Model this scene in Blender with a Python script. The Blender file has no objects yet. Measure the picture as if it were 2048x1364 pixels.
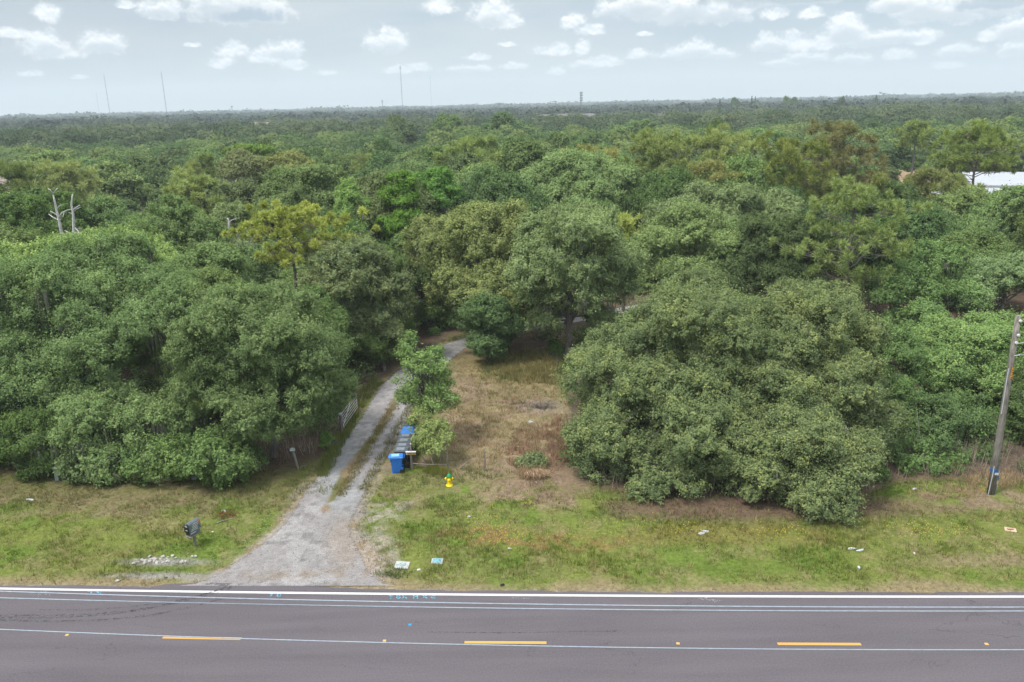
import bpy, math, random
import numpy as np
from mathutils import Vector, Matrix

SC = bpy.context.scene
COL = SC.collection
R = math.radians

# ------------------------------------------------------------------ camera
CAM_H = 20.1
PITCH, ROLL, FPX = R(16.45), R(1.3), 1600.0
Fv = np.array([0, math.cos(PITCH), -math.sin(PITCH)])
R0 = np.array([1.0, 0, 0]); U0 = np.array([0, math.sin(PITCH), math.cos(PITCH)])
Uv = math.cos(ROLL)*U0 + math.sin(ROLL)*R0
Rv = math.cos(ROLL)*R0 - math.sin(ROLL)*U0
CP = np.array([0, 0, CAM_H])
cam_d = bpy.data.cameras.new('camera'); cam = bpy.data.objects.new('camera', cam_d); COL.objects.link(cam)
cam_d.sensor_width = 36; cam_d.lens = FPX/2048*36; cam_d.clip_start = 0.5; cam_d.clip_end = 40000
m = Matrix(((Rv[0], Uv[0], -Fv[0], 0), (Rv[1], Uv[1], -Fv[1], 0), (Rv[2], Uv[2], -Fv[2], CAM_H), (0, 0, 0, 1)))
cam.matrix_world = m
SC.camera = cam

def ray(px, py):
    d = Fv + (px-1024)/FPX*Rv - (py-682)/FPX*Uv
    return d
def ground(px, py, z=0.0):
    d = ray(px, py); t = (z-CAM_H)/d[2]
    return CP + d*t
def at(px, py, dist):
    "point on the pixel's ray at forward distance dist"
    d = ray(px, py); t = dist/d[1]
    return CP + d*t
def proj(x, y, z=0.0):
    q0, q1, q2 = x, y, z-CAM_H
    w = q0*Fv[0]+q1*Fv[1]+q2*Fv[2]
    w = np.where(w < 0.5, 0.5, w)
    a = q0*Rv[0]+q1*Rv[1]+q2*Rv[2]; b = q0*Uv[0]+q1*Uv[1]+q2*Uv[2]
    return 1024+FPX*a/w, 682-FPX*b/w

# ------------------------------------------------------------------ light
SUN_EL, SUN_AZ = R(62), R(242)      # azimuth measured from +Y clockwise
sun_d = bpy.data.lights.new('sun', 'SUN'); sun_d.energy = 3.0; sun_d.angle = R(13); sun_d.color = (1.0, 0.96, 0.9)
sun = bpy.data.objects.new('sun', sun_d); COL.objects.link(sun)
sdir = Vector((math.sin(SUN_AZ)*math.cos(SUN_EL), math.cos(SUN_AZ)*math.cos(SUN_EL), math.sin(SUN_EL)))
sun.rotation_euler = sdir.to_track_quat('Z', 'Y').to_euler()
SC.view_settings.view_transform = 'Standard'; SC.view_settings.look = 'None'
SC.view_settings.gamma = 1; SC.view_settings.exposure = 0.38
SC.render.engine = 'CYCLES'
SC.cycles.max_bounces = 5; SC.cycles.diffuse_bounces = 2; SC.cycles.glossy_bounces = 2
SC.cycles.transmission_bounces = 3; SC.cycles.transparent_max_bounces = 6; SC.cycles.volume_bounces = 1
SC.cycles.use_denoising = True

world = bpy.data.worlds.new('World'); SC.world = world; world.use_nodes = True
class NT:
    "tiny node builder"
    def __init__(s, tree): s.t = tree; s.n = tree.nodes; s.l = tree.links
    def put(s, inp, v):
        if isinstance(v, bpy.types.NodeSocket): s.l.new(v, inp)
        elif v is not None: inp.default_value = v
    def new(s, kind, **kw):
        n = s.n.new(kind)
        for k, v in kw.items(): setattr(n, k, v)
        return n
    def math(s, op, a, b=None, c=None, clamp=False):
        n = s.new('ShaderNodeMath', operation=op, use_clamp=clamp)
        s.put(n.inputs[0], a)
        if b is not None: s.put(n.inputs[1], b)
        if c is not None: s.put(n.inputs[2], c)
        return n.outputs[0]
    def vec(s, op, a, b=None, c=None):
        n = s.new('ShaderNodeVectorMath', operation=op)
        s.put(n.inputs[0], a)
        if b is not None: s.put(n.inputs[1], b)
        if c is not None: s.put(n.inputs[2], c)
        return n.outputs['Value'] if op in ('LENGTH', 'DOT_PRODUCT', 'DISTANCE') else n.outputs[0]
    def mix(s, f, a, b, mode='MIX'):
        n = s.new('ShaderNodeMix', data_type='RGBA', blend_type=mode)
        s.put(n.inputs[0], f)
        s.put(n.inputs[6], (*a, 1) if isinstance(a, tuple) and len(a) == 3 else a)
        s.put(n.inputs[7], (*b, 1) if isinstance(b, tuple) and len(b) == 3 else b)
        return n.outputs[2]
    def noise(s, vec, scale, detail=4, rough=0.5, out='Fac', dist=0.0):
        n = s.new('ShaderNodeTexNoise')
        if vec is not None: s.put(n.inputs['Vector'], vec)
        n.inputs['Scale'].default_value = scale; n.inputs['Detail'].default_value = detail
        n.inputs['Roughness'].default_value = rough; n.inputs['Distortion'].default_value = dist
        return n.outputs[out]
    def ramp(s, f, stops):
        n = s.new('ShaderNodeValToRGB'); e = n.color_ramp.elements
        e[0].position, e[0].color = stops[0][0], (*stops[0][1], 1)
        e[1].position, e[1].color = stops[-1][0], (*stops[-1][1], 1)
        for p, c in stops[1:-1]:
            k = e.new(p); k.color = (*c, 1)
        s.put(n.inputs[0], f); return n.outputs[0]
    def mrange(s, v, a, b, c=0.0, d=1.0, smooth=False):
        n = s.new('ShaderNodeMapRange'); n.clamp = True
        if smooth: n.interpolation_type = 'SMOOTHSTEP'
        for i, q in enumerate((v, a, b, c, d)): s.put(n.inputs[i], q)
        return n.outputs[0]

def build_world():
    w = NT(world.node_tree)
    for n in list(w.n): w.n.remove(n)
    tc = w.new('ShaderNodeTexCoord').outputs['Generated']
    sp = w.new('ShaderNodeSeparateXYZ'); w.l.new(tc, sp.inputs[0])
    x, y, z = sp.outputs
    el = w.math('ARCSINE', z); az = w.math('ARCTAN2', x, y)
    cb = w.new('ShaderNodeCombineXYZ'); w.l.new(az, cb.inputs[0]); w.l.new(el, cb.inputs[1])
    q = cb.outputs[0]
    sky = w.new('ShaderNodeTexSky', sky_type='NISHITA'); sky.sun_disc = False
    sky.sun_elevation = SUN_EL; sky.sun_rotation = SUN_AZ; sky.air_density = 1.0; sky.dust_density = 2.5
    # thin high overcast over the clear sky (all values are for strength 0.1)
    e1 = w.mrange(el, 0.0, 0.12)
    veil = w.ramp(e1, [(0.0, (6.1, 6.2, 6.0)), (0.3, (4.6, 5.1, 5.4)), (1.0, (3.4, 4.3, 5.2))])
    # broad soft bands in the veil
    qs = w.vec('MULTIPLY', q, (3.0, 14.0, 0))
    b1 = w.noise(qs, 1.6, 3, 0.5)
    veil = w.mix(w.mrange(b1, 0.35, 0.7), veil, (5.4, 5.75, 5.9))
    lft = w.math('MULTIPLY', w.mrange(az, -0.15, -0.62), w.mrange(el, 0.0, 0.07))
    veil = w.mix(w.math('MULTIPLY', lft, 0.7), veil, (3.1, 3.6, 4.3))
    rgt = w.math('MULTIPLY', w.mrange(az, 0.05, 0.5), w.mrange(el, 0.015, 0.08))
    veil = w.mix(w.math('MULTIPLY', rgt, 0.65), veil, (2.9, 4.1, 5.2))
    # higher up (above the frame): unseen cloud, brightened to light the scene from overhead
    up = w.mrange(el, 0.2, 0.95)
    nz = w.noise(tc, 2.6, 4, 0.55)
    high = w.ramp(nz, [(0.36, (12.0, 13.2, 15.0)), (0.6, (21.0, 21.0, 20.8))])
    base = w.mix(up, veil, high)
    base = w.mix(0.88, sky.outputs[0], base)
    # cumulus: (px, py, half width, half height, weight)
    W = [(465,14,95,30),(520,34,48,14),(425,10,42,18),(205,91,42,15),(97,97,40,18),(122,108,30,10),(100,30,24,10),(325,22,42,13),
         (565,104,36,15),(530,118,32,11),(468,104,28,11),(440,130,24,8),(590,130,24,8),(985,34,40,20),(1010,46,30,11),(880,14,28,14),
         (775,88,34,20),(790,72,18,8),(840,138,22,8),(800,142,30,7),(652,146,22,5),(1143,46,22,11),(1180,63,28,8),(1290,14,58,24),
         (1370,22,66,24),(1440,26,54,20),(1225,20,34,14),(1095,104,26,9),(1165,98,18,12),(1115,100,30,9),(1205,126,30,9),(1270,112,18,9),
         (1345,112,36,8),(1390,103,44,14),(1430,110,36,9),(1165,132,34,7),(1110,146,18,7),(1540,90,34,13),(1590,88,30,14),(1610,116,40,9),
         (1565,126,34,6),(1690,66,36,21),(1650,90,26,12),(1745,80,54,12),(1800,78,44,10),(1850,78,26,11),(1712,118,34,8),(1800,112,26,8),
         (1840,20,54,24),(1900,26,62,20),(1975,12,60,16),(1790,10,34,14),(1920,104,36,9),(2040,60,38,19),(2030,100,34,11),(1975,74,18,8),
         (1900,132,22,6),(1690,36,26,8),(1620,28,22,9),(935,140,44,6),(1028,133,26,6),(60,146,20,5),(30,70,26,7),(250,12,20,5),(1550,30,26,8),
         (955,116,26,5),(1290,70,16,4),(380,90,14,4),(1015,90,18,4),(160,155,14,4)]
    wob = w.noise(w.vec('MULTIPLY', q, (1, 1.5, 0)), 22.0, 3, 0.55, out='Color')
    q2 = w.vec('ADD', q, w.vec('MULTIPLY', w.vec('SUBTRACT', wob, (0.5, 0.5, 0.5)), (0.014, 0.008, 0)))
    def field(lst, q, k=0.25):
        acc = None
        for (cx, cy, a, b) in lst:
            d = ray(cx, cy); L = np.linalg.norm(d); A = math.atan2(d[0], d[1]); E = math.asin(d[2]/L)
            sa, sb = FPX/(a*0.95), FPX/(b*1.35)
            p = w.vec('MULTIPLY_ADD', q, (sa, sb, 0), (-A*sa, -E*sb, 0))
            p = w.vec('MAXIMUM', p, w.vec('MULTIPLY', p, (-1, -1.7, 0)))
            L_ = w.vec('LENGTH', p)
            acc = L_ if acc is None else w.math('SMOOTH_MIN', acc, L_, k)
        return acc
    rq = random.Random(5)
    for (cx, cy, a_, b_) in [t for t in W if t[2] >= 34]:
        for k_ in range(1): W.append((cx+rq.uniform(-.6, .6)*a_, cy-b_*rq.uniform(.45, .8), a_*rq.uniform(.22, .36), b_*rq.uniform(.5, .75)))
    D = field(W, q2)
    n1 = w.noise(w.vec('MULTIPLY', q, (1, 1.15, 0)), 52.0, 5, 0.58)
    n2 = w.noise(w.vec('MULTIPLY', q, (1, 1.6, 0)), 170.0, 4, 0.6)
    dens = w.math('ADD', w.math('SUBTRACT', 1.0, D), w.math('MULTIPLY', w.math('SUBTRACT', n1, 0.5), 2.2))
    dens = w.math('ADD', dens, w.math('MULTIPLY', w.math('SUBTRACT', n2, 0.5), 0.45))
    alpha = w.mrange(dens, -0.4, 0.45, smooth=True)
    nu = w.noise(w.vec('ADD', w.vec('MULTIPLY', q, (1, 1.15, 0)), (0.0, 0.0035, 0)), 52.0, 5, 0.58)
    lit = w.mrange(w.math('SUBTRACT', n1, nu), -0.09, 0.07)  # cloud lighting painted in: upper noise edges brighter, lower ones greyer
    far = w.mrange(el, 0.02, 0.06, 0.7, 1.0)           # low ones fade into the veil
    alpha = w.math('MULTIPLY', alpha, far)
    G = [(500, 36, 60, 10), (1560, -2, 125, 15), (1640, -2, 60, 9), (1990, 6, 60, 9)]
    G2 = [(cx, cy+b*.55, a*.95, b*.62) for (cx, cy, a, b) in W if a >= 33]  # shaded undersides of the larger clouds, painted as grey
    Dg = field(G, q2, 0.2)
    gd = w.math('ADD', w.math('SUBTRACT', 1.3, Dg), w.math('MULTIPLY', w.math('SUBTRACT', n1, 0.5), 2.4))
    ga = w.mrange(gd, 0.0, 0.7, smooth=True)
    Db = field(G2, q2, 0.3); gb = w.mrange(w.math('ADD', w.math('SUBTRACT', 1.25, Db), w.math('MULTIPLY', w.math('SUBTRACT', n1, 0.5), 1.6)), 0.0, 0.9, smooth=True)
    ccol = w.mix(lit, (6.6, 7.2, 7.7), (8.8, 8.8, 8.75))
    ccol = w.mix(w.math('MULTIPLY', gb, 0.78), ccol, (4.2, 4.85, 5.4))
    ccol = w.mix(w.math('MULTIPLY', ga, 0.8), ccol, (2.9, 3.7, 4.6))
    alpha = w.math('MAXIMUM', alpha, w.math('MULTIPLY', ga, w.math('MULTIPLY', far, 0.85)))
    out = w.mix(alpha, base, ccol)
    bg = w.new('ShaderNodeBackground'); w.l.new(out, bg.inputs[0]); bg.inputs[1].default_value = 0.1
    o = w.new('ShaderNodeOutputWorld'); w.l.new(bg.outputs[0], o.inputs[0])
build_world()
world.cycles.sampling_method = 'NONE'

# ------------------------------------------------------------------ helpers
def tag(o, label=None, cat=None, group=None, kind=None):
    if label: o['label'] = label
    if cat: o['category'] = cat
    if group: o['group'] = group
    if kind: o['kind'] = kind
    return o
def empty(name, loc=(0, 0, 0), rz=0.0):
    o = bpy.data.objects.new(name, None); COL.objects.link(o)
    o.location = tuple(float(v) for v in loc); o.rotation_euler = (0, 0, rz); o.empty_display_size = 0.3
    return o
def np_mesh(name, verts, faces, mats, mat_idx=None, face_attr=None, point_color=None, smooth=False):
    "verts (N,3), faces (M,k) array with constant k"
    me = bpy.data.meshes.new(name)
    verts = np.ascontiguousarray(verts, np.float32); faces = np.ascontiguousarray(faces, np.int32)
    n, k = faces.shape
    me.vertices.add(len(verts)); me.vertices.foreach_set('co', verts.ravel())
    me.loops.add(n*k); me.loops.foreach_set('vertex_index', faces.ravel())
    me.polygons.add(n)
    me.polygons.foreach_set('loop_start', np.arange(0, n*k, k, dtype=np.int32))
    me.polygons.foreach_set('loop_total', np.full(n, k, np.int32))
    for mm in (mats if isinstance(mats, (list, tuple)) else [mats]): me.materials.append(mm)
    if mat_idx is not None: me.polygons.foreach_set('material_index', np.ascontiguousarray(mat_idx, np.int32))
    me.polygons.foreach_set('use_smooth', np.full(n, smooth, bool))
    if face_attr is not None:
        a = me.attributes.new('tone', 'FLOAT', 'FACE'); a.data.foreach_set('value', np.ascontiguousarray(face_attr, np.float32))
    if point_color is not None:
        a = me.attributes.new('col', 'FLOAT_COLOR', 'POINT')
        c = np.ones((len(verts), 4), np.float32); c[:, :3] = point_color; a.data.foreach_set('color', c.ravel())
    me.update(calc_edges=True)
    return me
def link(name, me, parent=None):
    o = bpy.data.objects.new(name, me); COL.objects.link(o)
    if parent is not None: o.parent = parent
    return o

class MB:
    "collects boxes, tubes, lathes with mixed polygons, one mesh"
    def __init__(s): s.v = []; s.f = []; s.mi = []; s.k = 0
    def add(s, vs, fs):
        b = len(s.v); s.v += [tuple(float(c) for c in v) for v in vs]; s.f += [tuple(i+b for i in f) for f in fs]; s.mi += [s.k]*len(fs); return s
    def box(s, c, size, rz=0.0, bev=0.0, tilt=None, taper=1.0):
        hx, hy, hz = size[0]/2, size[1]/2, size[2]/2
        b = min(bev, hx*.9, hy*.9, hz*.9)
        M = Matrix.Rotation(rz, 4, 'Z') @ (tilt if tilt else Matrix.Identity(4)); M.translation = Vector(tuple(float(q) for q in c))
        if b <= 0:
            pts = [(sx*hx*(taper if sz < 0 else 1), sy*hy*(taper if sz < 0 else 1), sz*hz) for sz in (-1, 1) for sx, sy in ((-1, -1), (1, -1), (1, 1), (-1, 1))]
            fs = [(3, 2, 1, 0), (4, 5, 6, 7), (0, 1, 5, 4), (1, 2, 6, 5), (2, 3, 7, 6), (3, 0, 4, 7)]
        else:
            rings = []
            for z, ins in ((-hz, b), (-hz+b, 0), (hz-b, 0), (hz, b)):
                t = taper + (1-taper)*(z+hz)/(2*hz)
                X, Y = hx*t-ins, hy*t-ins; c2 = b*0.6 if ins == 0 else b*0.4
                rings.append([(-X+c2, -Y, z), (X-c2, -Y, z), (X, -Y+c2, z), (X, Y-c2, z), (X-c2, Y, z), (-X+c2, Y, z), (-X, Y-c2, z), (-X, -Y+c2, z)])
            pts = [p for r in rings for p in r]
            fs = [tuple(range(7, -1, -1)), tuple(range(24, 32))]
            for r in range(3):
                for i in range(8):
                    j = (i+1) % 8; fs.append((r*8+i, r*8+j, r*8+8+j, r*8+8+i))
        s.add([M @ Vector(p) for p in pts], fs); return s
    def tube(s, pts, rad, sides=8, cap=True):
        pts = [Vector(tuple(float(c) for c in p)) for p in pts]
        if not hasattr(rad, '__len__'): rad = [rad]*len(pts)
        vs = []; n = len(pts); prev = None
        for i, p in enumerate(pts):
            t = (pts[min(i+1, n-1)]-pts[max(i-1, 0)]).normalized()
            if prev is None:
                a = t.orthogonal().normalized()
            else:
                a = prev - t*prev.dot(t)
                a = a.normalized() if a.length > 1e-6 else t.orthogonal().normalized()
            prev = a; b = t.cross(a)
            for k in range(sides):
                w = 2*math.pi*k/sides
                vs.append(p + (a*math.cos(w)+b*math.sin(w))*rad[i])
        fs = []
        for i in range(n-1):
            for k in range(sides):
                j = (k+1) % sides
                fs.append((i*sides+k, i*sides+j, (i+1)*sides+j, (i+1)*sides+k))
        if cap:
            fs.append(tuple(range(sides-1, -1, -1))); fs.append(tuple(range((n-1)*sides, n*sides)))
        s.add(vs, fs); return s
    def lathe(s, prof, c=(0, 0, 0), sides=20, axis=None):
        vs = []; M = Matrix.Identity(4)
        if axis is not None: M = Vector(axis).to_track_quat('Z', 'Y').to_matrix().to_4x4()
        M.translation = Vector(c)
        for r, z in prof:
            for k in range(sides):
                w = 2*math.pi*k/sides; vs.append(M @ Vector((r*math.cos(w), r*math.sin(w), z)))
        fs = []
        for i in range(len(prof)-1):
            for k in range(sides):
                j = (k+1) % sides; fs.append((i*sides+k, i*sides+j, (i+1)*sides+j, (i+1)*sides+k))
        fs.append(tuple(range(sides-1, -1, -1))); fs.append(tuple(range((len(prof)-1)*sides, len(prof)*sides)))
        s.add(vs, fs); return s
    def build(s, name, mat, parent=None, smooth=False):
        me = bpy.data.meshes.new(name); me.from_pydata(s.v, [], s.f)
        for mm in (mat if isinstance(mat, (list, tuple)) else [mat]): me.materials.append(mm)
        me.polygons.foreach_set('material_index', s.mi)
        if smooth:
            me.polygons.foreach_set('use_smooth', [len(p.vertices) == 4 for p in me.polygons])
        me.update()
        return link(name, me, parent)

# numpy value noise -----------------------------------------------------
def _h(ix, iy, seed):
    n = (ix.astype(np.int64)*374761393 + iy.astype(np.int64)*668265263 + seed*1442695041) & 0x7fffffff
    n = ((n ^ (n >> 13))*1274126177) & 0x7fffffff
    return ((n ^ (n >> 16)) & 0xffff)/65535.0
def vnoise(x, y, s=1.0, seed=0, octs=3):
    x = np.asarray(x, float)/s; y = np.asarray(y, float)/s
    tot = 0; amp = 1; nrm = 0
    for o in range(octs):
        ix = np.floor(x); iy = np.floor(y); fx = x-ix; fy = y-iy
        fx = fx*fx*(3-2*fx); fy = fy*fy*(3-2*fy)
        a = _h(ix, iy, seed+o); b = _h(ix+1, iy, seed+o); c = _h(ix, iy+1, seed+o); d = _h(ix+1, iy+1, seed+o)
        tot = tot + amp*((a*(1-fx)+b*fx)*(1-fy)+(c*(1-fx)+d*fx)*fy); nrm += amp; amp *= .5; x = x*2.03+7; y = y*2.03+3
    return tot/nrm
def sstep(v, a, b):
    t = np.clip((np.asarray(v, float)-a)/(b-a), 0, 1); return t*t*(3-2*t)

# ------------------------------------------------------------------ materials
def mat_simple(name, col, rough=0.7, metal=0.0, nscale=8.0, namt=0.15, bump=0.0, spec=0.3):
    mt = bpy.data.materials.new(name); mt.use_nodes = True; w = NT(mt.node_tree)
    b = w.n['Principled BSDF']
    co = w.new('ShaderNodeTexCoord').outputs['Object']
    n = w.noise(co, nscale, 5, 0.6)
    c = w.mix(w.mrange(n, 0.3, 0.7), tuple(v*(1-namt) for v in col), tuple(min(1, v*(1+namt)) for v in col))
    w.l.new(c, b.inputs['Base Color']); b.inputs['Roughness'].default_value = rough; b.inputs['Metallic'].default_value = metal
    b.inputs['Specular IOR Level'].default_value = spec
    if bump:
        bm = w.new('ShaderNodeBump'); bm.inputs['Strength'].default_value = bump; bm.inputs['Distance'].default_value = 0.02
        w.l.new(n, bm.inputs['Height']); w.l.new(bm.outputs[0], b.inputs['Normal'])
    return mt
def mat_leaf(name, c0, c1, c2, trans=0.27, var=0.12):
    "leaf colour by the face attribute tone (each leaf's own colour) and by tree"
    mt = bpy.data.materials.new(name); mt.use_nodes = True; w = NT(mt.node_tree)
    for n in list(w.n): w.n.remove(n)
    a = w.new('ShaderNodeAttribute', attribute_name='tone').outputs['Fac']
    c = w.ramp(a, [(0.0, c0), (0.5, c1), (1.0, c2)])
    oi = w.new('ShaderNodeObjectInfo').outputs['Random']
    hs = w.new('ShaderNodeHueSaturation')
    w.put(hs.inputs['Hue'], w.mrange(oi, 0, 1, 0.5-var*0.12, 0.5+var*0.16))
    r2 = w.math('FRACT', w.math('MULTIPLY', oi, 7.31))
    w.put(hs.inputs['Value'], w.mrange(r2, 0, 1, 1-var*2.0, 1+var*2.0))
    r3 = w.math('FRACT', w.math('MULTIPLY', oi, 13.7))
    w.put(hs.inputs['Saturation'], w.mrange(r3, 0, 1, 1-var*0.9, 1+var*1.0))
    w.l.new(c, hs.inputs['Color']); c = hs.outputs[0]
    d = w.new('ShaderNodeBsdfDiffuse'); w.l.new(c, d.inputs[0])
    t = w.new('ShaderNodeBsdfTranslucent'); w.l.new(w.mix(0.5, c, (c1[0]*1.1, c1[1]*1.25, c1[2]*0.6)), t.inputs[0])
    g = w.new('ShaderNodeBsdfGlossy'); g.inputs['Roughness'].default_value = 0.45; g.inputs[0].default_value = (0.5, 0.5, 0.5, 1)
    m1 = w.new('ShaderNodeMixShader'); m1.inputs[0].default_value = trans; w.l.new(d.outputs[0], m1.inputs[1]); w.l.new(t.outputs[0], m1.inputs[2])
    m2 = w.new('ShaderNodeMixShader'); m2.inputs[0].default_value = 0.008; w.l.new(m1.outputs[0], m2.inputs[1]); w.l.new(g.outputs[0], m2.inputs[2])
    o = w.new('ShaderNodeOutputMaterial'); w.l.new(m2.outputs[0], o.inputs[0])
    return mt
def mat_bark(name, col):
    mt = bpy.data.materials.new(name); mt.use_nodes = True; w = NT(mt.node_tree)
    b = w.n['Principled BSDF']; co = w.new('ShaderNodeTexCoord').outputs['Object']
    n = w.noise(w.vec('MULTIPLY', co, (6, 6, 1.2)), 2.0, 5, 0.65)
    c = w.ramp(n, [(0.3, tuple(v*0.5 for v in col)), (0.7, tuple(v*1.35 for v in col))])
    w.l.new(c, b.inputs['Base Color']); b.inputs['Roughness'].default_value = 0.9; b.inputs['Specular IOR Level'].default_value = 0.1
    return mt
M = {}
M['oak'] = mat_leaf('oak_leaves', (0.104, 0.151, 0.058), (0.184, 0.258, 0.098), (0.289, 0.376, 0.135))
M['oak_green'] = mat_leaf('green_oak_leaves', (0.088, 0.14, 0.05), (0.15, 0.235, 0.078), (0.25, 0.35, 0.115))
M['oak_pale'] = mat_leaf('pale_oak_leaves', (0.147, 0.195, 0.078), (0.252, 0.320, 0.118), (0.399, 0.464, 0.163))
M['oak_dark'] = mat_leaf('dark_oak_leaves', (0.064, 0.105, 0.041), (0.111, 0.172, 0.063), (0.172, 0.249, 0.088))
M['oak_tip'] = mat_leaf('tipped_oak_leaves', (0.1, 0.138, 0.064), (0.18, 0.232, 0.104), (0.325, 0.37, 0.135), var=0.03)
M['bright'] = mat_leaf('bright_leaves', (0.11, 0.175, 0.055), (0.185, 0.285, 0.085), (0.295, 0.4, 0.12))
M['oak_bright'] = mat_leaf('bright_oak_leaves', (0.098, 0.150, 0.060), (0.168, 0.245, 0.095), (0.275, 0.36, 0.135), var=0.03)
M['bush'] = mat_leaf('bush_leaves', (0.14, 0.2, 0.055), (0.24, 0.325, 0.092), (0.35, 0.43, 0.14))
M['sapling'] = mat_leaf('sapling_leaves', (0.125, 0.185, 0.058), (0.215, 0.3, 0.092), (0.32, 0.41, 0.13))
M['pine'] = mat_leaf('pine_needles', (0.15, 0.19, 0.06), (0.28, 0.335, 0.105), (0.43, 0.475, 0.15))
M['pine_bright'] = mat_leaf('bright_pine_needles', (0.2, 0.24, 0.06), (0.4, 0.45, 0.12), (0.58, 0.61, 0.17), var=0.03)
M['pine_rust'] = mat_leaf('rusty_pine_needles', (0.15, 0.165, 0.06), (0.29, 0.295, 0.105), (0.44, 0.42, 0.15))
M['cypress'] = mat_leaf('feathery_leaves', (0.111, 0.195, 0.051), (0.187, 0.316, 0.078), (0.296, 0.445, 0.113))
M['yellowed'] = mat_leaf('yellowed_leaves', (0.172, 0.202, 0.082), (0.270, 0.309, 0.119), (0.393, 0.417, 0.157))
M['bark'] = mat_bark('oak_bark', (0.15, 0.135, 0.12))
M['bark_light'] = mat_bark('pale_bark', (0.24, 0.225, 0.205))
M['bark_pine'] = mat_bark('pine_bark', (0.17, 0.15, 0.135))
M['dead'] = mat_bark('dead_wood', (0.50, 0.48, 0.47))
M['moss'] = mat_leaf('hanging_moss', (0.11, 0.11, 0.095), (0.16, 0.16, 0.135), (0.22, 0.215, 0.18), trans=0.2)
M['palmetto'] = mat_leaf('palmetto_fronds', (0.10, 0.10, 0.06), (0.15, 0.14, 0.09), (0.22, 0.18, 0.12), trans=0.2)

# ------------------------------------------------------------------ tree building
def unit(v): return v/np.maximum(np.linalg.norm(v, axis=-1, keepdims=True), 1e-9)
def tris(c, nrm, size, rng, aspect=0.55):
    "one triangle leaf per centre"
    n = len(c); nrm = unit(nrm)
    a = unit(np.cross(nrm, unit(rng.normal(size=(n, 3))))); b = np.cross(nrm, a)
    s = size[:, None]
    v = np.empty((n, 3, 3), np.float32)
    v[:, 0] = c + a*s; v[:, 1] = c - a*s*0.55 + b*s*aspect; v[:, 2] = c - a*s*0.55 - b*s*aspect
    return v.reshape(-1, 3)

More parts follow.
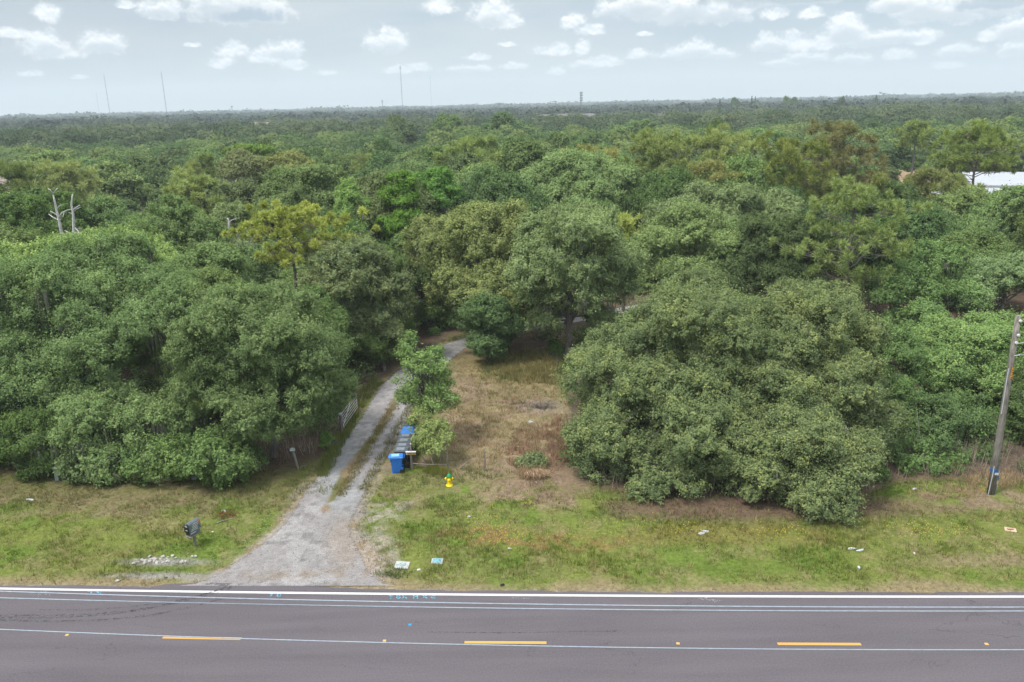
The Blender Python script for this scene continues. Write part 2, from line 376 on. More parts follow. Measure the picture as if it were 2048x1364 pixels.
def crown(name, ells, mat, rng, leaf=0.12, cover=2.2, lobe=1.3, flat=0.8, low=-0.45, tips=0.25, ragged=0.3, fill=0.06, smin=0.1, tuftn=22, billow=1.0, twigs=0, twig_r=0.018, tl=0.9, bark='bark'):
    """ells: list of (centre, radii). Leaves sit in tufts, tufts in lobes, lobes over the ellipsoids."""
    LC, LR, LO = [], [], []
    big = []                                            # billows: bulging secondary masses on every large mass
    for (c, r) in ells:
        c = np.array(c, float); r = np.array(r, float)
        if r.min() < 1.5 or billow <= 0: big.append((c, r)); continue
        big.append((c, r*0.84))
        nb_ = int(rng.integers(6, 10)*billow)
        for _ in range(nb_):
            dd_ = unit(rng.normal(size=3)[None]+np.array([[0, 0, .35]]))[0]
            if dd_[2] < low: dd_[2] = abs(dd_[2])
            f_ = rng.uniform(.26, .46); big.append((c+dd_*r*rng.uniform(.72, .98), np.array([r[0]*f_, r[1]*f_, max(.45, (r[2]*.6+r[0]*.4)*f_*.85)])))
    ells = big
    for i, (c, r) in enumerate(ells):
        c = np.array(c, float); r = np.array(r, float)
        A = 4*math.pi*((r[0]*r[1])**1.6/3+(r[0]*r[2])**1.6/3+(r[1]*r[2])**1.6/3)**(1/1.6)
        lr = min(lobe, r.min()*0.6)
        n = max(8, int(A/(math.pi*lr*lr)*1.5))
        d = unit(rng.normal(size=(n*2, 3))); d = d[d[:, 2] > low][:n]
        rad = lr*rng.uniform(0.45, 1.3, len(d))
        p = c + d*(r-rad[:, None]*0.75)*rng.uniform(0.88-ragged*0.5, 1.04+ragged*0.45, (len(d), 1))
        ok = np.ones(len(d), bool)
        for j, (c2, r2) in enumerate(ells):
            if j != i: ok &= (((p-np.array(c2))/np.array(r2))**2).sum(1) > 0.55
        LC.append(p[ok]); LR.append(rad[ok]); LO.append(unit(d[ok]/r*r.mean()))
    LC = np.concatenate(LC); LR = np.concatenate(LR); LO = np.concatenate(LO)
    nl = len(LC)
    # tufts
    T = max(6, tuftn)
    k = np.repeat(np.arange(nl), T)
    d = unit(rng.normal(size=(len(k), 3))*.8 + 0.9*LO[k] + np.array([0, 0, 0.5]))
    tp = LC[k] + d*(LR[k]*rng.uniform(0.6, 1.2, len(k)))[:, None]*np.array([1, 1, flat])
    tr = LR[k]*rng.uniform(0.10, 0.20, len(k))
    ttone = 0.42 + rng.normal(0, 0.11, nl)[k] + rng.normal(0, 0.10, len(k))
    newg = (rng.random(len(k)) < tips) & (d[:, 2] > -0.1)
    ttone = np.where(newg, ttone+0.30, ttone)
    # leaves
    la = leaf*leaf*0.85
    N = int((4*math.pi*LR**2*0.75).sum()*cover*0.36/la)
    wts = LR[k]**2; wts = wts/wts.sum()
    ti = rng.choice(len(k), N, p=wts)
    off = rng.normal(size=(N, 3)); ax_ = unit(d + np.array([0, 0, 0.35]) + 0.3*rng.normal(size=d.shape))
    pos = tp[ti] + off*(tr[ti]*0.72)[:, None] + ax_[ti]*(rng.normal(0.3, 1.0, N)*tr[ti]*1.7)[:, None]
    nf = int(N*fill)                                   # sparse inner leaves
    li = rng.integers(0, nl, nf)
    pos[:nf] = LC[li] + rng.normal(size=(nf, 3))*LR[li][:, None]*0.5
    nrm = 0.8*d[ti] + 0.35*off/2 + np.array([0, 0, 0.4]) + 0.5*rng.normal(size=(N, 3))
    tone = np.clip(ttone[ti] + rng.normal(0, 0.075, N), 0, 1)
    size = leaf*rng.uniform(0.7, 1.3, N)
    global NLEAF; NLEAF += N
    keep = pos[:, 2] > smin
    pos, nrm, tone, size = pos[keep], nrm[keep], tone[keep], size[keep]
    v = tris(pos, nrm, size, rng)
    f = np.arange(len(v)).reshape(-1, 3); mi = np.zeros(len(f), int)
    if twigs:                                           # thin grey twigs running out through the leaves
        t2 = rng.integers(0, len(tp), twigs); kk = k[t2]
        A_ = LC[kk] + (tp[t2]-LC[kk])*rng.uniform(0.0, 0.45, (twigs, 1))
        E_ = LC[kk] + (tp[t2]-LC[kk])*rng.uniform(0.95, 1.0+0.35*tl, (twigs, 1)) + rng.normal(size=(twigs, 3))*0.10*LR[kk][:, None]
        M_ = (A_+E_)/2 + rng.normal(size=(twigs, 3))*0.12*LR[kk][:, None]
        ax = unit(np.cross(E_-A_, rng.normal(size=(twigs, 3)))); bx = unit(np.cross(E_-A_, ax)); rr = twig_r*rng.uniform(0.6, 1.4, (twigs, 1)); vv = []
        for c_, s_ in ((A_, 1.0), (M_, 0.7)):
            for w_ in range(3): vv.append(c_ + (ax*math.cos(2.094*w_)+bx*math.sin(2.094*w_))*rr*s_)
        vv.append(E_); vv = np.stack(vv, 1).reshape(-1, 3); vv[:, 2] = np.maximum(vv[:, 2], 0.02)
        b0 = np.arange(twigs)*7 + len(v); ff = []
        for w_ in range(3):
            j = (w_+1) % 3
            ff += [np.stack([b0+w_, b0+j, b0+3+j], 1), np.stack([b0+w_, b0+3+j, b0+3+w_], 1), np.stack([b0+3+w_, b0+3+j, b0+6], 1)]
        ff = np.concatenate(ff); v = np.concatenate([v, vv]); f = np.concatenate([f, ff]); mi = np.concatenate([mi, np.ones(len(ff), int)]); tone = np.concatenate([tone, np.zeros(len(ff))])
    return np_mesh(name, v, f, [mat, M[bark]], mat_idx=mi, face_attr=tone), (LC, LR, LO, tp, k)

def limb_pts(a, b, rng, n=6, sag=0.1, wob=0.08):
    a = np.array(a, float); b = np.array(b, float); L = np.linalg.norm(b-a)
    t = np.linspace(0, 1, n)[:, None]
    p = a + (b-a)*t + rng.normal(size=(n, 3))*wob*L*np.sin(t*math.pi)
    p[:, 2] += (np.sin(t*math.pi)*sag*L)[:, 0]
    return p
def wood(name, base_r, forks, lobes, mat, rng, nlimb=14, twigs=260, twig_r=0.018, height=None, info=None, tl=0.9, base=(0, 0, 0), stems=1, limbr=0.3):
    """trunk, limbs to lobes and many thin grey twigs"""
    mb = MB(); LC, LR, LO, tp, k = info
    base = np.array(base, float)
    top = np.array(forks, float)
    for s_ in range(stems):
        o = np.array([rng.normal(0, 0.5), rng.normal(0, 0.5), 0])*(stems > 1)
        tpth = limb_pts(base+o-np.array([0, 0, 0.15]), top+o*1.6, rng, 6, 0, 0.03)
        tpth[0] = base+o-np.array([0, 0, 0.15])
        rr = [base_r*1.45, base_r*1.05, base_r*0.95, base_r*0.85, base_r*0.75, base_r*0.62]
        mb.tube(tpth, rr, 9)
    idx = rng.permutation(len(LC))[:nlimb]
    for i in idx:
        e = top + (LC[i]-top)*0.84
        p = limb_pts(top + rng.normal(0, 0.15, 3), e, rng, 6, 0.10, 0.05)
        r0 = base_r*rng.uniform(0.32, 0.55)
        mb.tube(p, list(np.linspace(r0, 0.03, 6)), 6)
        for _ in range(3):
            j = rng.integers(2, 5); q = e + rng.normal(size=3)*LR[i]*0.6
            mb.tube(limb_pts(p[j], q, rng, 4, 0.05, 0.08), [r0*0.35, r0*0.25, r0*0.15, 0.012], 4)
    V = np.array(mb.v); nb = len(V)
    F = mb.f
    me = bpy.data.meshes.new(name); me.from_pydata(V.tolist(), [], F); me.materials.append(mat); me.update()
    return me
def moss_mesh(name, info, rng, n=500, L=1.0):
    LC, LR, LO, tp, k = info
    i = rng.integers(0, len(LC), n//8+1)
    c = np.repeat(LC[i], 8, 0)[:n] + rng.normal(size=(n, 3))*np.array([0.35, 0.35, 0.1])*np.repeat(LR[i], 8)[:n, None]
    c += np.repeat(LO[i]*LR[i][:, None], 8, 0)[:n]*np.array([.75, .75, 0]); c[:, 2] -= np.repeat(LR[i], 8)[:n]*0.25
    l = L*rng.uniform(0.4, 1.3, n); wd = rng.uniform(0.03, 0.08, n); a = rng.uniform(0, 6.28, n)
    dx = np.stack([np.cos(a)*wd, np.sin(a)*wd, 0*wd], 1)
    v = np.stack([c+dx, c-dx, c-np.stack([0*l+rng.normal(0, .06, n), 0*l, l], 1)], 1).reshape(-1, 3)
    v[:, 2] = np.maximum(v[:, 2], 0.3)
    return np_mesh(name, v, np.arange(len(v)).reshape(-1, 3), M['moss'], face_attr=rng.uniform(0, 1, n))

def tree(kind, loc, crown_me, wood_me, label, group=None, rz=0.0, sc=(1, 1, 1), extra=None, cat='tree'):
    t = empty(kind, loc, rz); t.scale = tuple(float(s) for s in sc)
    tag(t, label, cat, group)
    if wood_me: link('trunk', wood_me, t)
    if crown_me: link('crown', crown_me, t)
    if extra:
        for n_, me_ in extra: link(n_, me_, t)
    return t

NLEAF = 0
HEROES = []      # (x, y, r) for spacing
def pxs(dist, py):
    "pixels per metre at that distance"
    p = at(1024, py, dist); return FPX/float((p-CP) @ Fv)
def hero(label, kind_mat, base, blobs, seed, leaf=0.11, cover=2.2, lobe=1.2, trunk_r=0.28, fork=2.6, twigs=900, nlimb=18, tips=0.25, bark='bark', moss=0,
         flat=0.8, ragged=0.3, low=-0.45, stems=1, kind='oak_tree', group=None, cat='tree', smin=0.1, tl=0.9, mossL=1.0, twig_r=0.018, tuftn=22, billow=1.0):
    """base: (px, dist); blobs: (px, py, dist, rx_px, ry_px[, depth factor]); everything in metres after this"""
    rng = np.random.default_rng(seed); leaf *= (.6 if base[1] < 56 and leaf > .1 else .72 if leaf > .1 else .85)
    bp = at(base[0], 700, base[1]); b = np.array([bp[0], bp[1], 0.0])
    ells = []
    for bl in blobs:
        px_, py_, d, rx, ry = bl[:5]; df = bl[5] if len(bl) > 5 else 1.0
        p = at(px_, py_, d); s = pxs(d, py_)
        ells.append((p-b, (rx/s*.94, rx/s*df*.94, max(0.45, ry/s*.95))))
    # the pixel foot lies on the ray; keep x from the trunk's own column
    cm, info = crown('crown', ells, M[kind_mat], rng, leaf, cover, lobe, flat, low, tips, ragged, smin=smin, tuftn=tuftn, twigs=twigs, twig_r=twig_r, tl=tl, bark=bark, billow=billow)
    fk = np.array([0.1, 0.1, fork])
    wm = wood('trunk', trunk_r, fk, None, M[bark], rng, nlimb, twigs, info=info, stems=stems, tl=tl, twig_r=twig_r)
    ex = [('moss_sprays', moss_mesh('moss_sprays', info, rng, moss, mossL))] if moss else None
    t = tree(kind, b, cm, wm, label, group, extra=ex, cat=cat)
    rr = max(np.hypot(e[0][0], e[0][1])*0.6+e[1][0] for e in ells)
    for e in ells: HEROES.append((b[0]+e[0][0], b[1]+e[0][1], min(e[1][0], e[1][1])))
    return t

# pines ------------------------------------------------------------------
def pine_meshes(mat, rng, h=12.0, r=4.0, ntuft=150, crown_frac=0.5, tuft=0.55, needles=60, nw=0.035, shape='round', droop=0.1, bare=4):
    mb = MB(); trunk_top = h*0.93
    lean = rng.normal(0, 0.25, 2)
    tp = np.array([[lean[0]*t*t, lean[1]*t*t, -0.15+trunk_top*t] for t in np.linspace(0, 1, 9)]); tp[1:-1, :2] += rng.normal(0, 0.06, (7, 2))
    mb.tube(tp, list(np.linspace(0.24, 0.05, 9)*h/12), 8)
    z0 = h*(1-crown_frac); nb = max(12, ntuft//6)
    T = []
    for i in range(nb):
        t = (i+0.5)/nb; z = z0 + (trunk_top-z0)*t
        if shape == 'round': L = r*(0.45+0.75*math.sin(math.pi*min(1, 0.15+t*0.85))**0.8)*rng.uniform(0.55, 1.1)
        elif shape == 'cone': L = r*(1.05-t)*rng.uniform(0.7, 1.1)
        else: L = r*(0.7+0.4*t)*(1 if t < .8 else 0.6)*rng.uniform(0.5, 1.15)
        a = i*2.4+rng.uniform(-.4, .4)
        s = tp[0]*0 + np.array([np.interp(z, tp[:, 2], tp[:, 0]), np.interp(z, tp[:, 2], tp[:, 1]), z])
        e = s + np.array([math.cos(a)*L, math.sin(a)*L, L*rng.uniform(0.1, 0.45) - droop*L])
        p = limb_pts(s, e, rng, 5, 0.06, 0.06); r0 = 0.02+0.011*L
        mb.tube(p, list(np.linspace(r0, 0.015, 5)), 5)
        T.append(e)
        for k in range(5):
            j = rng.uniform(0.45, 1.0); b = s+(e-s)*j
            q = b + np.array([rng.normal(0, .28)*L, rng.normal(0, .28)*L, abs(rng.normal(0.12, .12))*L+0.1])
            mb.tube([b, (b+q)/2+rng.normal(0, .05, 3), q], [r0*0.4, r0*0.3, 0.01], 4)
            T.append(q)
    for i in range(8): T.append(tp[-1] + np.array([rng.normal(0, .5), rng.normal(0, .5), rng.uniform(0.0, 0.5)]))
    for i in range(bare):
        z = z0*rng.uniform(0.45, 1.0); a = rng.uniform(0, 6.28); L = r*rng.uniform(.3, .7)
        s = np.array([np.interp(z, tp[:, 2], tp[:, 0]), np.interp(z, tp[:, 2], tp[:, 1]), z])
        mb.tube(limb_pts(s, s+np.array([math.cos(a)*L, math.sin(a)*L, rng.uniform(-.2, .5)]), rng, 5, 0.1, 0.08), [0.06, .045, .035, .025, .01], 5)
    T = np.array(T); n = len(T)
    rad = tuft*rng.uniform(0.75, 1.25, n)
    # each tuft is a few bottle-brush sprigs
    ti = np.repeat(np.arange(n), needles); N = len(ti)
    sp = T[ti] + unit(rng.normal(size=(N, 3)))*(rad[ti]*0.25)[:, None]
    d = unit(rng.normal(size=(N, 3)) + np.array([0, 0, 0.35]))
    L = rad[ti]*rng.uniform(0.7, 1.1, N)
    side = unit(np.cross(d, rng.normal(size=(N, 3))))*nw
    v = np.stack([sp+side, sp-side, sp+d*L[:, None]], 1)
    # widen the far half so a tuft reads as full needles
    v[:, 0] = sp + d*(L*0.45)[:, None] + side; v[:, 1] = sp; 
    v = np.stack([sp, sp+d*(L*0.6)[:, None]+side, sp+d*L[:, None], sp+d*(L*0.6)[:, None]-side], 1).reshape(-1, 3)
    tone = np.clip(0.5 + rng.normal(0, .14, n)[ti] + rng.normal(0, .12, N), 0, 1)
    cm = np_mesh('crown', v, np.arange(len(v)).reshape(-1, 4), mat, face_attr=tone)
    wm = bpy.data.meshes.new('trunk'); wm.from_pydata(mb.v, [], mb.f); wm.materials.append(M['bark_pine']); wm.update()
    return cm, wm
def pine(label, px_, ytop, d, wpx, mat, seed, group=None, **kw):
    rng = np.random.default_rng(seed)
    p = at(px_, ytop, d); h = max(5.0, p[2]); s = pxs(d, ytop)
    cm, wm = pine_meshes(M[mat], rng, h=h, r=wpx/2/s, **kw)
    HEROES.append((p[0], p[1], wpx/2/s*0.8))
    return tree('pine_tree', (p[0], p[1], 0), cm, wm, label, group, rz=0)

# ================================================================== SETTING
def gpts(lst): return np.array([ground(a, b)[:2] for a, b in lst])
EDGE = gpts([(0, 1176), (512, 1183.5), (1024, 1189), (1536, 1191.5), (2048, 1192)])
ECO = np.polyfit(EDGE[:, 0], EDGE[:, 1], 2)
def edge_y(x):
    x = np.asarray(x, float); xc = np.clip(x, -26, 26)
    return np.polyval(ECO, xc) + (2*ECO[0]*xc+ECO[1])*(x-xc)
# driveway edges, (left px, right px, row)
DRV = [(1172, 380, 770), (1160, 418, 752), (1145, 445, 734), (1125, 478, 724), (1100, 512, 712), (1075, 545, 700), (1050, 571, 694), (1025, 588, 706),
       (1000, 605, 720), (975, 622, 732), (950, 641, 746), (925, 659, 762), (900, 677, 779), (875, 696, 793), (850, 715, 806), (825, 732, 816),
       (800, 747, 832), (780, 760, 846), (760, 777, 858), (745, 793, 870), (730, 814, 886), (716, 834, 903), (704, 854, 918), (692, 882, 934)]
DL = [ground(l, y)[:2] for y, l, r in DRV]; DR = [ground(r, y)[:2] for y, l, r in DRV]
for (ax, ay), (bx, by) in zip([(915, 681), (960, 668), (1010, 657), (1060, 647), (1120, 636), (1180, 627), (1240, 616), (1300, 605), (1370, 595)],
                              [(950, 688), (985, 680), (1025, 668), (1070, 659), (1126, 648), (1186, 638), (1246, 627), (1306, 615), (1380, 604)]):
    DL.append(ground(ax, ay)[:2]); DR.append(ground(bx, by)[:2])
DL, DR = np.array(DL), np.array(DR); DC = (DL+DR)/2; DW = np.linalg.norm(DL-DR, axis=1)/2
def seg_dist(x, y, P, W=None):
    "distance to polyline P (and interpolated half width)"
    x = np.asarray(x, float); y = np.asarray(y, float); best = np.full(x.shape, 1e9); bw = np.zeros(x.shape); 
    for i in range(len(P)-1):
        a, b = P[i], P[i+1]; ab = b-a; t = np.clip(((x-a[0])*ab[0]+(y-a[1])*ab[1])/(ab@ab), 0, 1)
        d = np.hypot(x-a[0]-t*ab[0], y-a[1]-t*ab[1]); w = d < best
        best = np.where(w, d, best)
        if W is not None: bw = np.where(w, W[i]*(1-t)+W[i+1]*t, bw)
    return (best, bw) if W is not None else best
def blob(u, v, cx, cy, rx, ry, soft=0.6):
    return 1-sstep(np.sqrt(((u-cx)/rx)**2+((v-cy)/ry)**2), 1-soft, 1+soft*0.6)

FRONT = np.array([(-2600, 935), (-200, 940), (0, 946), (200, 950), (420, 948), (560, 942), (640, 920), (700, 850), (760, 770), (830, 712), (900, 672), (960, 655), (1000, 700), (1100, 712),
                  (1130, 760), (1140, 860), (1150, 960), (1300, 1000), (1500, 1010), (1700, 1010), (1790, 965), (1900, 960), (2048, 962), (2300, 965), (4600, 960)], float)
def forest_mask(u, v, y):
    f = np.interp(u, FRONT[:, 0], FRONT[:, 1])
    return sstep(f-v, -14, 14)

C = dict(green=(0.140, 0.166, 0.040), lush=(0.115, 0.162, 0.032), olive=(0.150, 0.150, 0.052), straw=(0.27, 0.215, 0.125), tan=(0.215, 0.160, 0.108), brown=(0.135, 0.095, 0.066),
         litter=(0.11, 0.085, 0.062), rust=(0.185, 0.125, 0.050), red=(0.15, 0.095, 0.075), sand=(0.33, 0.285, 0.25), grey=(0.27, 0.25, 0.24), gold=(0.23, 0.185, 0.070), yolive=(0.165, 0.150, 0.045))
C = {k: np.array(v) for k, v in C.items()}
def ground_color(x, y):
    u, v = proj(x, y, 0.0); behind = y < 18
    n1 = vnoise(x, y, 3.0, 1, 4); n2 = vnoise(x, y, 0.9, 7, 3); n3 = vnoise(x, y, 7.0, 13, 3); n4 = vnoise(x, y, 0.35, 21, 2)
    def L(a, b, t): return a*(1-t[..., None])+b*t[..., None]
    one = np.ones(x.shape)
    # verge
    c = L(C['green'][None]*one[:, None], C['lush'][None]*one[:, None], sstep(n1, .42, .62))
    c = L(c, C['olive'], sstep(n2+0.5*(n3-.5), .47, .62)*0.5)
    c = L(c, C['straw']*0.9, sstep(n4+0.6*(n2-.5), .62, .78)*0.35)
    ey = edge_y(x); de = y-ey
    left = sstep(-u, -620, -560)
    # brown thatch in upper part of both verges
    t = sstep(-(v + 30*(n1-.5)*2 + 12*(n4-.5)), -1042, -985)*left*sstep(u, -400, 0)
    c = L(c, L(C['brown']*1.2*one[:, None], C['olive']*.8, sstep(n2, .36, .56)*0.85), t*.65)
    c = L(c, C['tan'], blob(u, v, 180, 1010, 330, 30)*sstep(n2, .35, .6)*0.45)
    right = sstep(u, 720, 800)
    # hydrant area and rusty streak
    t = right*sstep(-(v+30*(n1-.5)), -1035, -985)*sstep(-u, -1240, -1120)
    c = L(c, C['tan']*1.02, t*sstep(n2+0.3*(n4-.5), .36, .58))
    c = L(c, C['green']*0.95, blob(u, v, 860, 968, 130, 34)*sstep(n2, .35, .6)*.8)
    c = L(c, C['lush'], blob(u, v, 905, 1005, 60, 18)*.6)
    rust = blob(u+60*(n1-.5), v+14*(n2-.5), 1110, 1085, 170, 17) + 0.9*blob(u, v+12*(n2-.5), 970, 1066, 90, 20)
    c = L(c, C['rust'], np.clip(rust, 0, 1)*sstep(n4+0.4*(n2-.5), .3, .6)*.85)
    c = L(c, C['yolive'], blob(u, v, 1500, 1068, 420, 26)*sstep(n1, .4, .6)*.8)
    c = L(c, C['lush'], blob(u+30*(n1-.5), v+16*(n2-.5), 1270, 1030, 170, 18)*.75)
    c = L(c, C['lush']*0.9, blob(u+30*(n1-.5), v+10*(n2-.5), 1500, 1130, 330, 14)*.5)
    c = L(c, C['tan'], blob(u, v, 1960, 1000, 200, 22)*.9*sstep(n2, .2, .6))
    c = L(c, C['tan'], blob(u, v, 1980, 1120, 130, 16)*.6*sstep(n2, .35, .6))
    # the tan clearing
    F = sstep(u+14*(n1-.5), 838, 900)*sstep(-u, -1190, -1120)*sstep(v, 668, 700)*sstep(-v-20*(n1-.5), -985, -940)
    fc = L(C['tan']*one[:, None], C['brown']*1.25, sstep(n1, .42, .66)*.8)
    fc = L(fc, C['straw'], sstep(n2, .5, .72)*.6); fc = L(fc, C['olive'], sstep(n3+.5*(n4-.5), .5, .66)*.4)
    fc = L(fc, C['gold']*.85, blob(u, v, 1060, 733, 130, 36)*.8)
    fc = L(fc, C['grey']*.72, blob(u+10*(n1-.5), v, 1082, 812, 44, 15)*.45)
    c = L(c, fc*1.08, F)
    c = L(c, C['red'], blob(u, v, 1120, 965, 120, 40)*.35)
    # forest floor
    fm = forest_mask(u + 30*(n1-.5), v + 10*(n2-.5), y)
    c = L(c, L(C['litter']*one[:, None], C['brown'], sstep(n1, .4, .65)), np.where(y > 20, fm, 0))
    band = blob(u, v+12*(n2-.5), 1500, 1018, 420, 26)*sstep(u, 1180, 1240)
    c = L(c, C['red']*.9, band*.85)
    # drive margins
    dd, dw = seg_dist(x, y, DC, DW); q = dd-dw
    g1 = sstep(-q-0.9*(n1-.5)-0.5*(n4-.5), -1.0, -0.25)*np.where(y > 20, 1, 0)*sstep(-y, -50, -36)
    c = L(c, L(C['tan']*1.15*one[:, None], C['sand']*0.9, sstep(n2, .4, .6)), g1*.85)
    g2 = blob(u+20*(n1-.5), v+10*(n4-.5), 748, 1110, 50, 60)+blob(u, v+10*(n4-.5), 740, 1030, 70, 22)*.8+blob(u, v, 800, 1012, 40, 9)
    c = L(c, L(C['sand']*one[:, None], C['grey']*.8, sstep(n2, .45, .6)), np.clip(g2, 0, 1)*.8*sstep(n4, .25, .6))
    c = L(c, C['olive']*.9, blob(u, v, 690, 850, 34, 100)*0.0)
    # gravelly strip by the carriageway
    s = sstep(-(de + 0.7*(n1-.5)*2*one + 0.35*(n4-.5)), -1.25, -0.45)*np.where(y > 20, 1, 0)
    c = L(c, C['straw']*.82, s*.9)
    s2 = sstep(-(de + 0.25*(n4-.5)), -0.42, -0.18)
    c = L(c, C['grey']*.8, s2*.8*np.where(de > -1, 1, 0))
    s3 = blob(u+30*(n1-.5), v+4*(n4-.5), 330, 1152, 130, 7)+blob(u+20*(n1-.5), v+3*(n4-.5), 330, 1124, 100, 9)
    c = L(c, C['grey']*.95, np.clip(s3, 0, 1)*.85)
    # far away: one dull green
    d = np.hypot(x, y); c = L(c, np.array([.06, .075, .04]), sstep(d, 140, 220))
    return c*0.83

def build_ground():
    def axis(fine0, fine1, step, far, g=1.16):
        a = list(np.arange(fine0, fine1+1e-6, step)); s = step; v = fine1
        while v < far: s *= g; v += s; a.append(v)
        s = step; v = fine0; pre = []
        while v > -far: s *= g; v -= s; pre.append(v)
        return np.array(pre[::-1]+a)
    xs = axis(-32, 32, 0.16, 12000); ys = axis(27, 74, 0.18, 14000)
    ys = ys[ys > -3000]
    X, Y = np.meshgrid(xs, ys); x, y = X.ravel(), Y.ravel()
    near = sstep(-np.hypot(x, y-40), -90, -60)
    z = ((vnoise(x, y, 2.2, 3, 3)-.5)*0.10 + (vnoise(x, y, 0.5, 5, 2)-.5)*0.05)*near
    dd, dw = seg_dist(x, y, DC, DW)
    z = np.where(near > 0, z*sstep(dd-dw, 0.1, 1.2) - 0.035*(1-sstep(dd-dw, -0.5, 0.25)), z)
    de = y-edge_y(x)
    z = np.where(de < 0.35, -0.05, z*sstep(de, 0.35, 1.3) - 0.05*(1-sstep(de, 0.3, 0.6)))
    col = ground_color(x, y)
    nx, ny = len(xs), len(ys); i = np.arange(nx*ny).reshape(ny, nx)
    f = np.stack([i[:-1, :-1], i[:-1, 1:], i[1:, 1:], i[1:, :-1]], -1).reshape(-1, 4)
    mt = bpy.data.materials.new('ground'); mt.use_nodes = True; w = NT(mt.node_tree); b = w.n['Principled BSDF']
    a = w.new('ShaderNodeAttribute', attribute_name='col').outputs['Color']
    co = w.new('ShaderNodeTexCoord').outputs['Object']
    n1 = w.noise(co, 5.0, 6, 0.65); n2 = w.noise(w.vec('MULTIPLY', co, (1, 1.7, 1)), 13.0, 3, 0.7); n3 = w.noise(co, 1.1, 3, 0.5)
    k = w.math('MULTIPLY', w.mrange(n1, 0.3, 0.7, 0.68, 1.35), w.mrange(n2, 0.3, 0.7, 0.72, 1.28))
    k = w.math('MULTIPLY', k, w.mrange(n3, 0.3, 0.7, 0.88, 1.12))
    c = w.vec('MULTIPLY', a, (1, 1, 1)); cc = w.new('ShaderNodeVectorMath', operation='SCALE'); w.l.new(c, cc.inputs[0]); w.l.new(k, cc.inputs['Scale'])
    w.l.new(cc.outputs[0], b.inputs['Base Color']); b.inputs['Roughness'].default_value = 0.95; b.inputs['Specular IOR Level'].default_value = 0.05
    bm = w.new('ShaderNodeBump'); bm.inputs['Strength'].default_value = 0.7; bm.inputs['Distance'].default_value = 0.06
    w.l.new(n1, bm.inputs['Height']); w.l.new(bm.outputs[0], b.inputs['Normal'])
    me = np_mesh('ground', np.stack([x, y, z], 1), f, mt, point_color=col, smooth=True)
    tag(link('ground', me), kind='structure')
build_ground()

def strip_mesh(name, A, B, mat, z=0.0, col=None, sub=1):
    A, B = np.array(A), np.array(B); n = len(A)
    rows = [A + (B-A)*t for t in np.linspace(0, 1, sub+1)]
    P = np.stack(rows, 1).reshape(-1, 2)
    zz = np.full(len(P), z)
    i = np.arange(n*(sub+1)).reshape(n, sub+1)
    f = np.stack([i[:-1, :-1], i[:-1, 1:], i[1:, 1:], i[1:, :-1]], -1).reshape(-1, 4)
    v = np.column_stack([P, zz])
    e1 = v[f[:, 1]]-v[f[:, 0]]; e2 = v[f[:, 3]]-v[f[:, 0]]
    if np.cross(e1[:, :2], e2[:, :2]).sum() < 0: f = f[:, ::-1]
    return np_mesh(name, v, f, mat, point_color=col(P[:, 0], P[:, 1]) if col else None)

# road ---------------------------------------------------------------
mt = bpy.data.materials.new('asphalt'); mt.use_nodes = True; w = NT(mt.node_tree); b = w.n['Principled BSDF']
co = w.new('ShaderNodeTexCoord').outputs['Object']
n1 = w.noise(co, 15.0, 4, 0.9); n2 = w.noise(w.vec('MULTIPLY', co, (0.12, 1.3, 1)), 0.9, 4, 0.55); n3 = w.noise(co, 0.5, 4, 0.6)
vor = w.new('ShaderNodeTexVoronoi'); w.l.new(co, vor.inputs[0]); vor.inputs['Scale'].default_value = 40.0
c = w.mix(w.mrange(n2, 0.3, 0.7), (0.077, 0.068, 0.080), (0.112, 0.100, 0.114))
c = w.mix(w.mrange(n1, 0.32, 0.72), w.mix(0.35, c, (0.022, 0.020, 0.022)), w.mix(0.30, c, (0.20, 0.185, 0.19)))
c = w.mix(w.mrange(n3, 0.4, 0.75, 0, 0.28), c, (0.10, 0.092, 0.092))
crk = w.new('ShaderNodeTexVoronoi', feature='DISTANCE_TO_EDGE'); w.l.new(w.vec('ADD', w.vec('MULTIPLY', co, (.16, .5, 1)), w.vec('MULTIPLY', w.noise(co, 2.0, 4, .6, out='Color'), (.35, .35, 0))), crk.inputs[0]); crk.inputs['Scale'].default_value = 1.0
ck = w.math('MULTIPLY', w.math('LESS_THAN', crk.outputs['Distance'], 0.004), w.mrange(w.noise(co, 0.35, 2), 0.5, 0.62, 0, .55)); c = w.mix(ck, c, (0.030, 0.028, 0.030))
spk = w.math('LESS_THAN', vor.outputs['Distance'], 0.10)
c = w.mix(w.math('MULTIPLY', spk, w.math('GREATER_THAN', w.noise(co, 17.0, 1), 0.56)), c, (0.22, 0.21, 0.20))
w.l.new(c, b.inputs['Base Color']); b.inputs['Roughness'].default_value = 0.86; b.inputs['Specular IOR Level'].default_value = 0.25
bm = w.new('ShaderNodeBump'); bm.inputs['Strength'].default_value = 0.25; bm.inputs['Distance'].default_value = 0.01; w.l.new(n1, bm.inputs['Height']); w.l.new(bm.outputs[0], b.inputs['Normal'])
M['asphalt'] = mt
rx = np.concatenate([[-900, -400, -150, -80], np.arange(-45, 45.1, 0.4), [80, 150, 400, 900]])
rag = np.where(np.abs(rx) < 46, 0.26+0.14*(vnoise(rx, rx*0, 0.9, 31, 3)-.5)*2+0.05*(vnoise(rx, rx*0, 0.3, 33, 1)-.5), 0.26)
A = np.column_stack([rx, edge_y(rx)+rag]); B = np.column_stack([rx, edge_y(rx)-7.9])
tag(link('road', strip_mesh('road', A, B, mt, 0.004)), kind='structure')
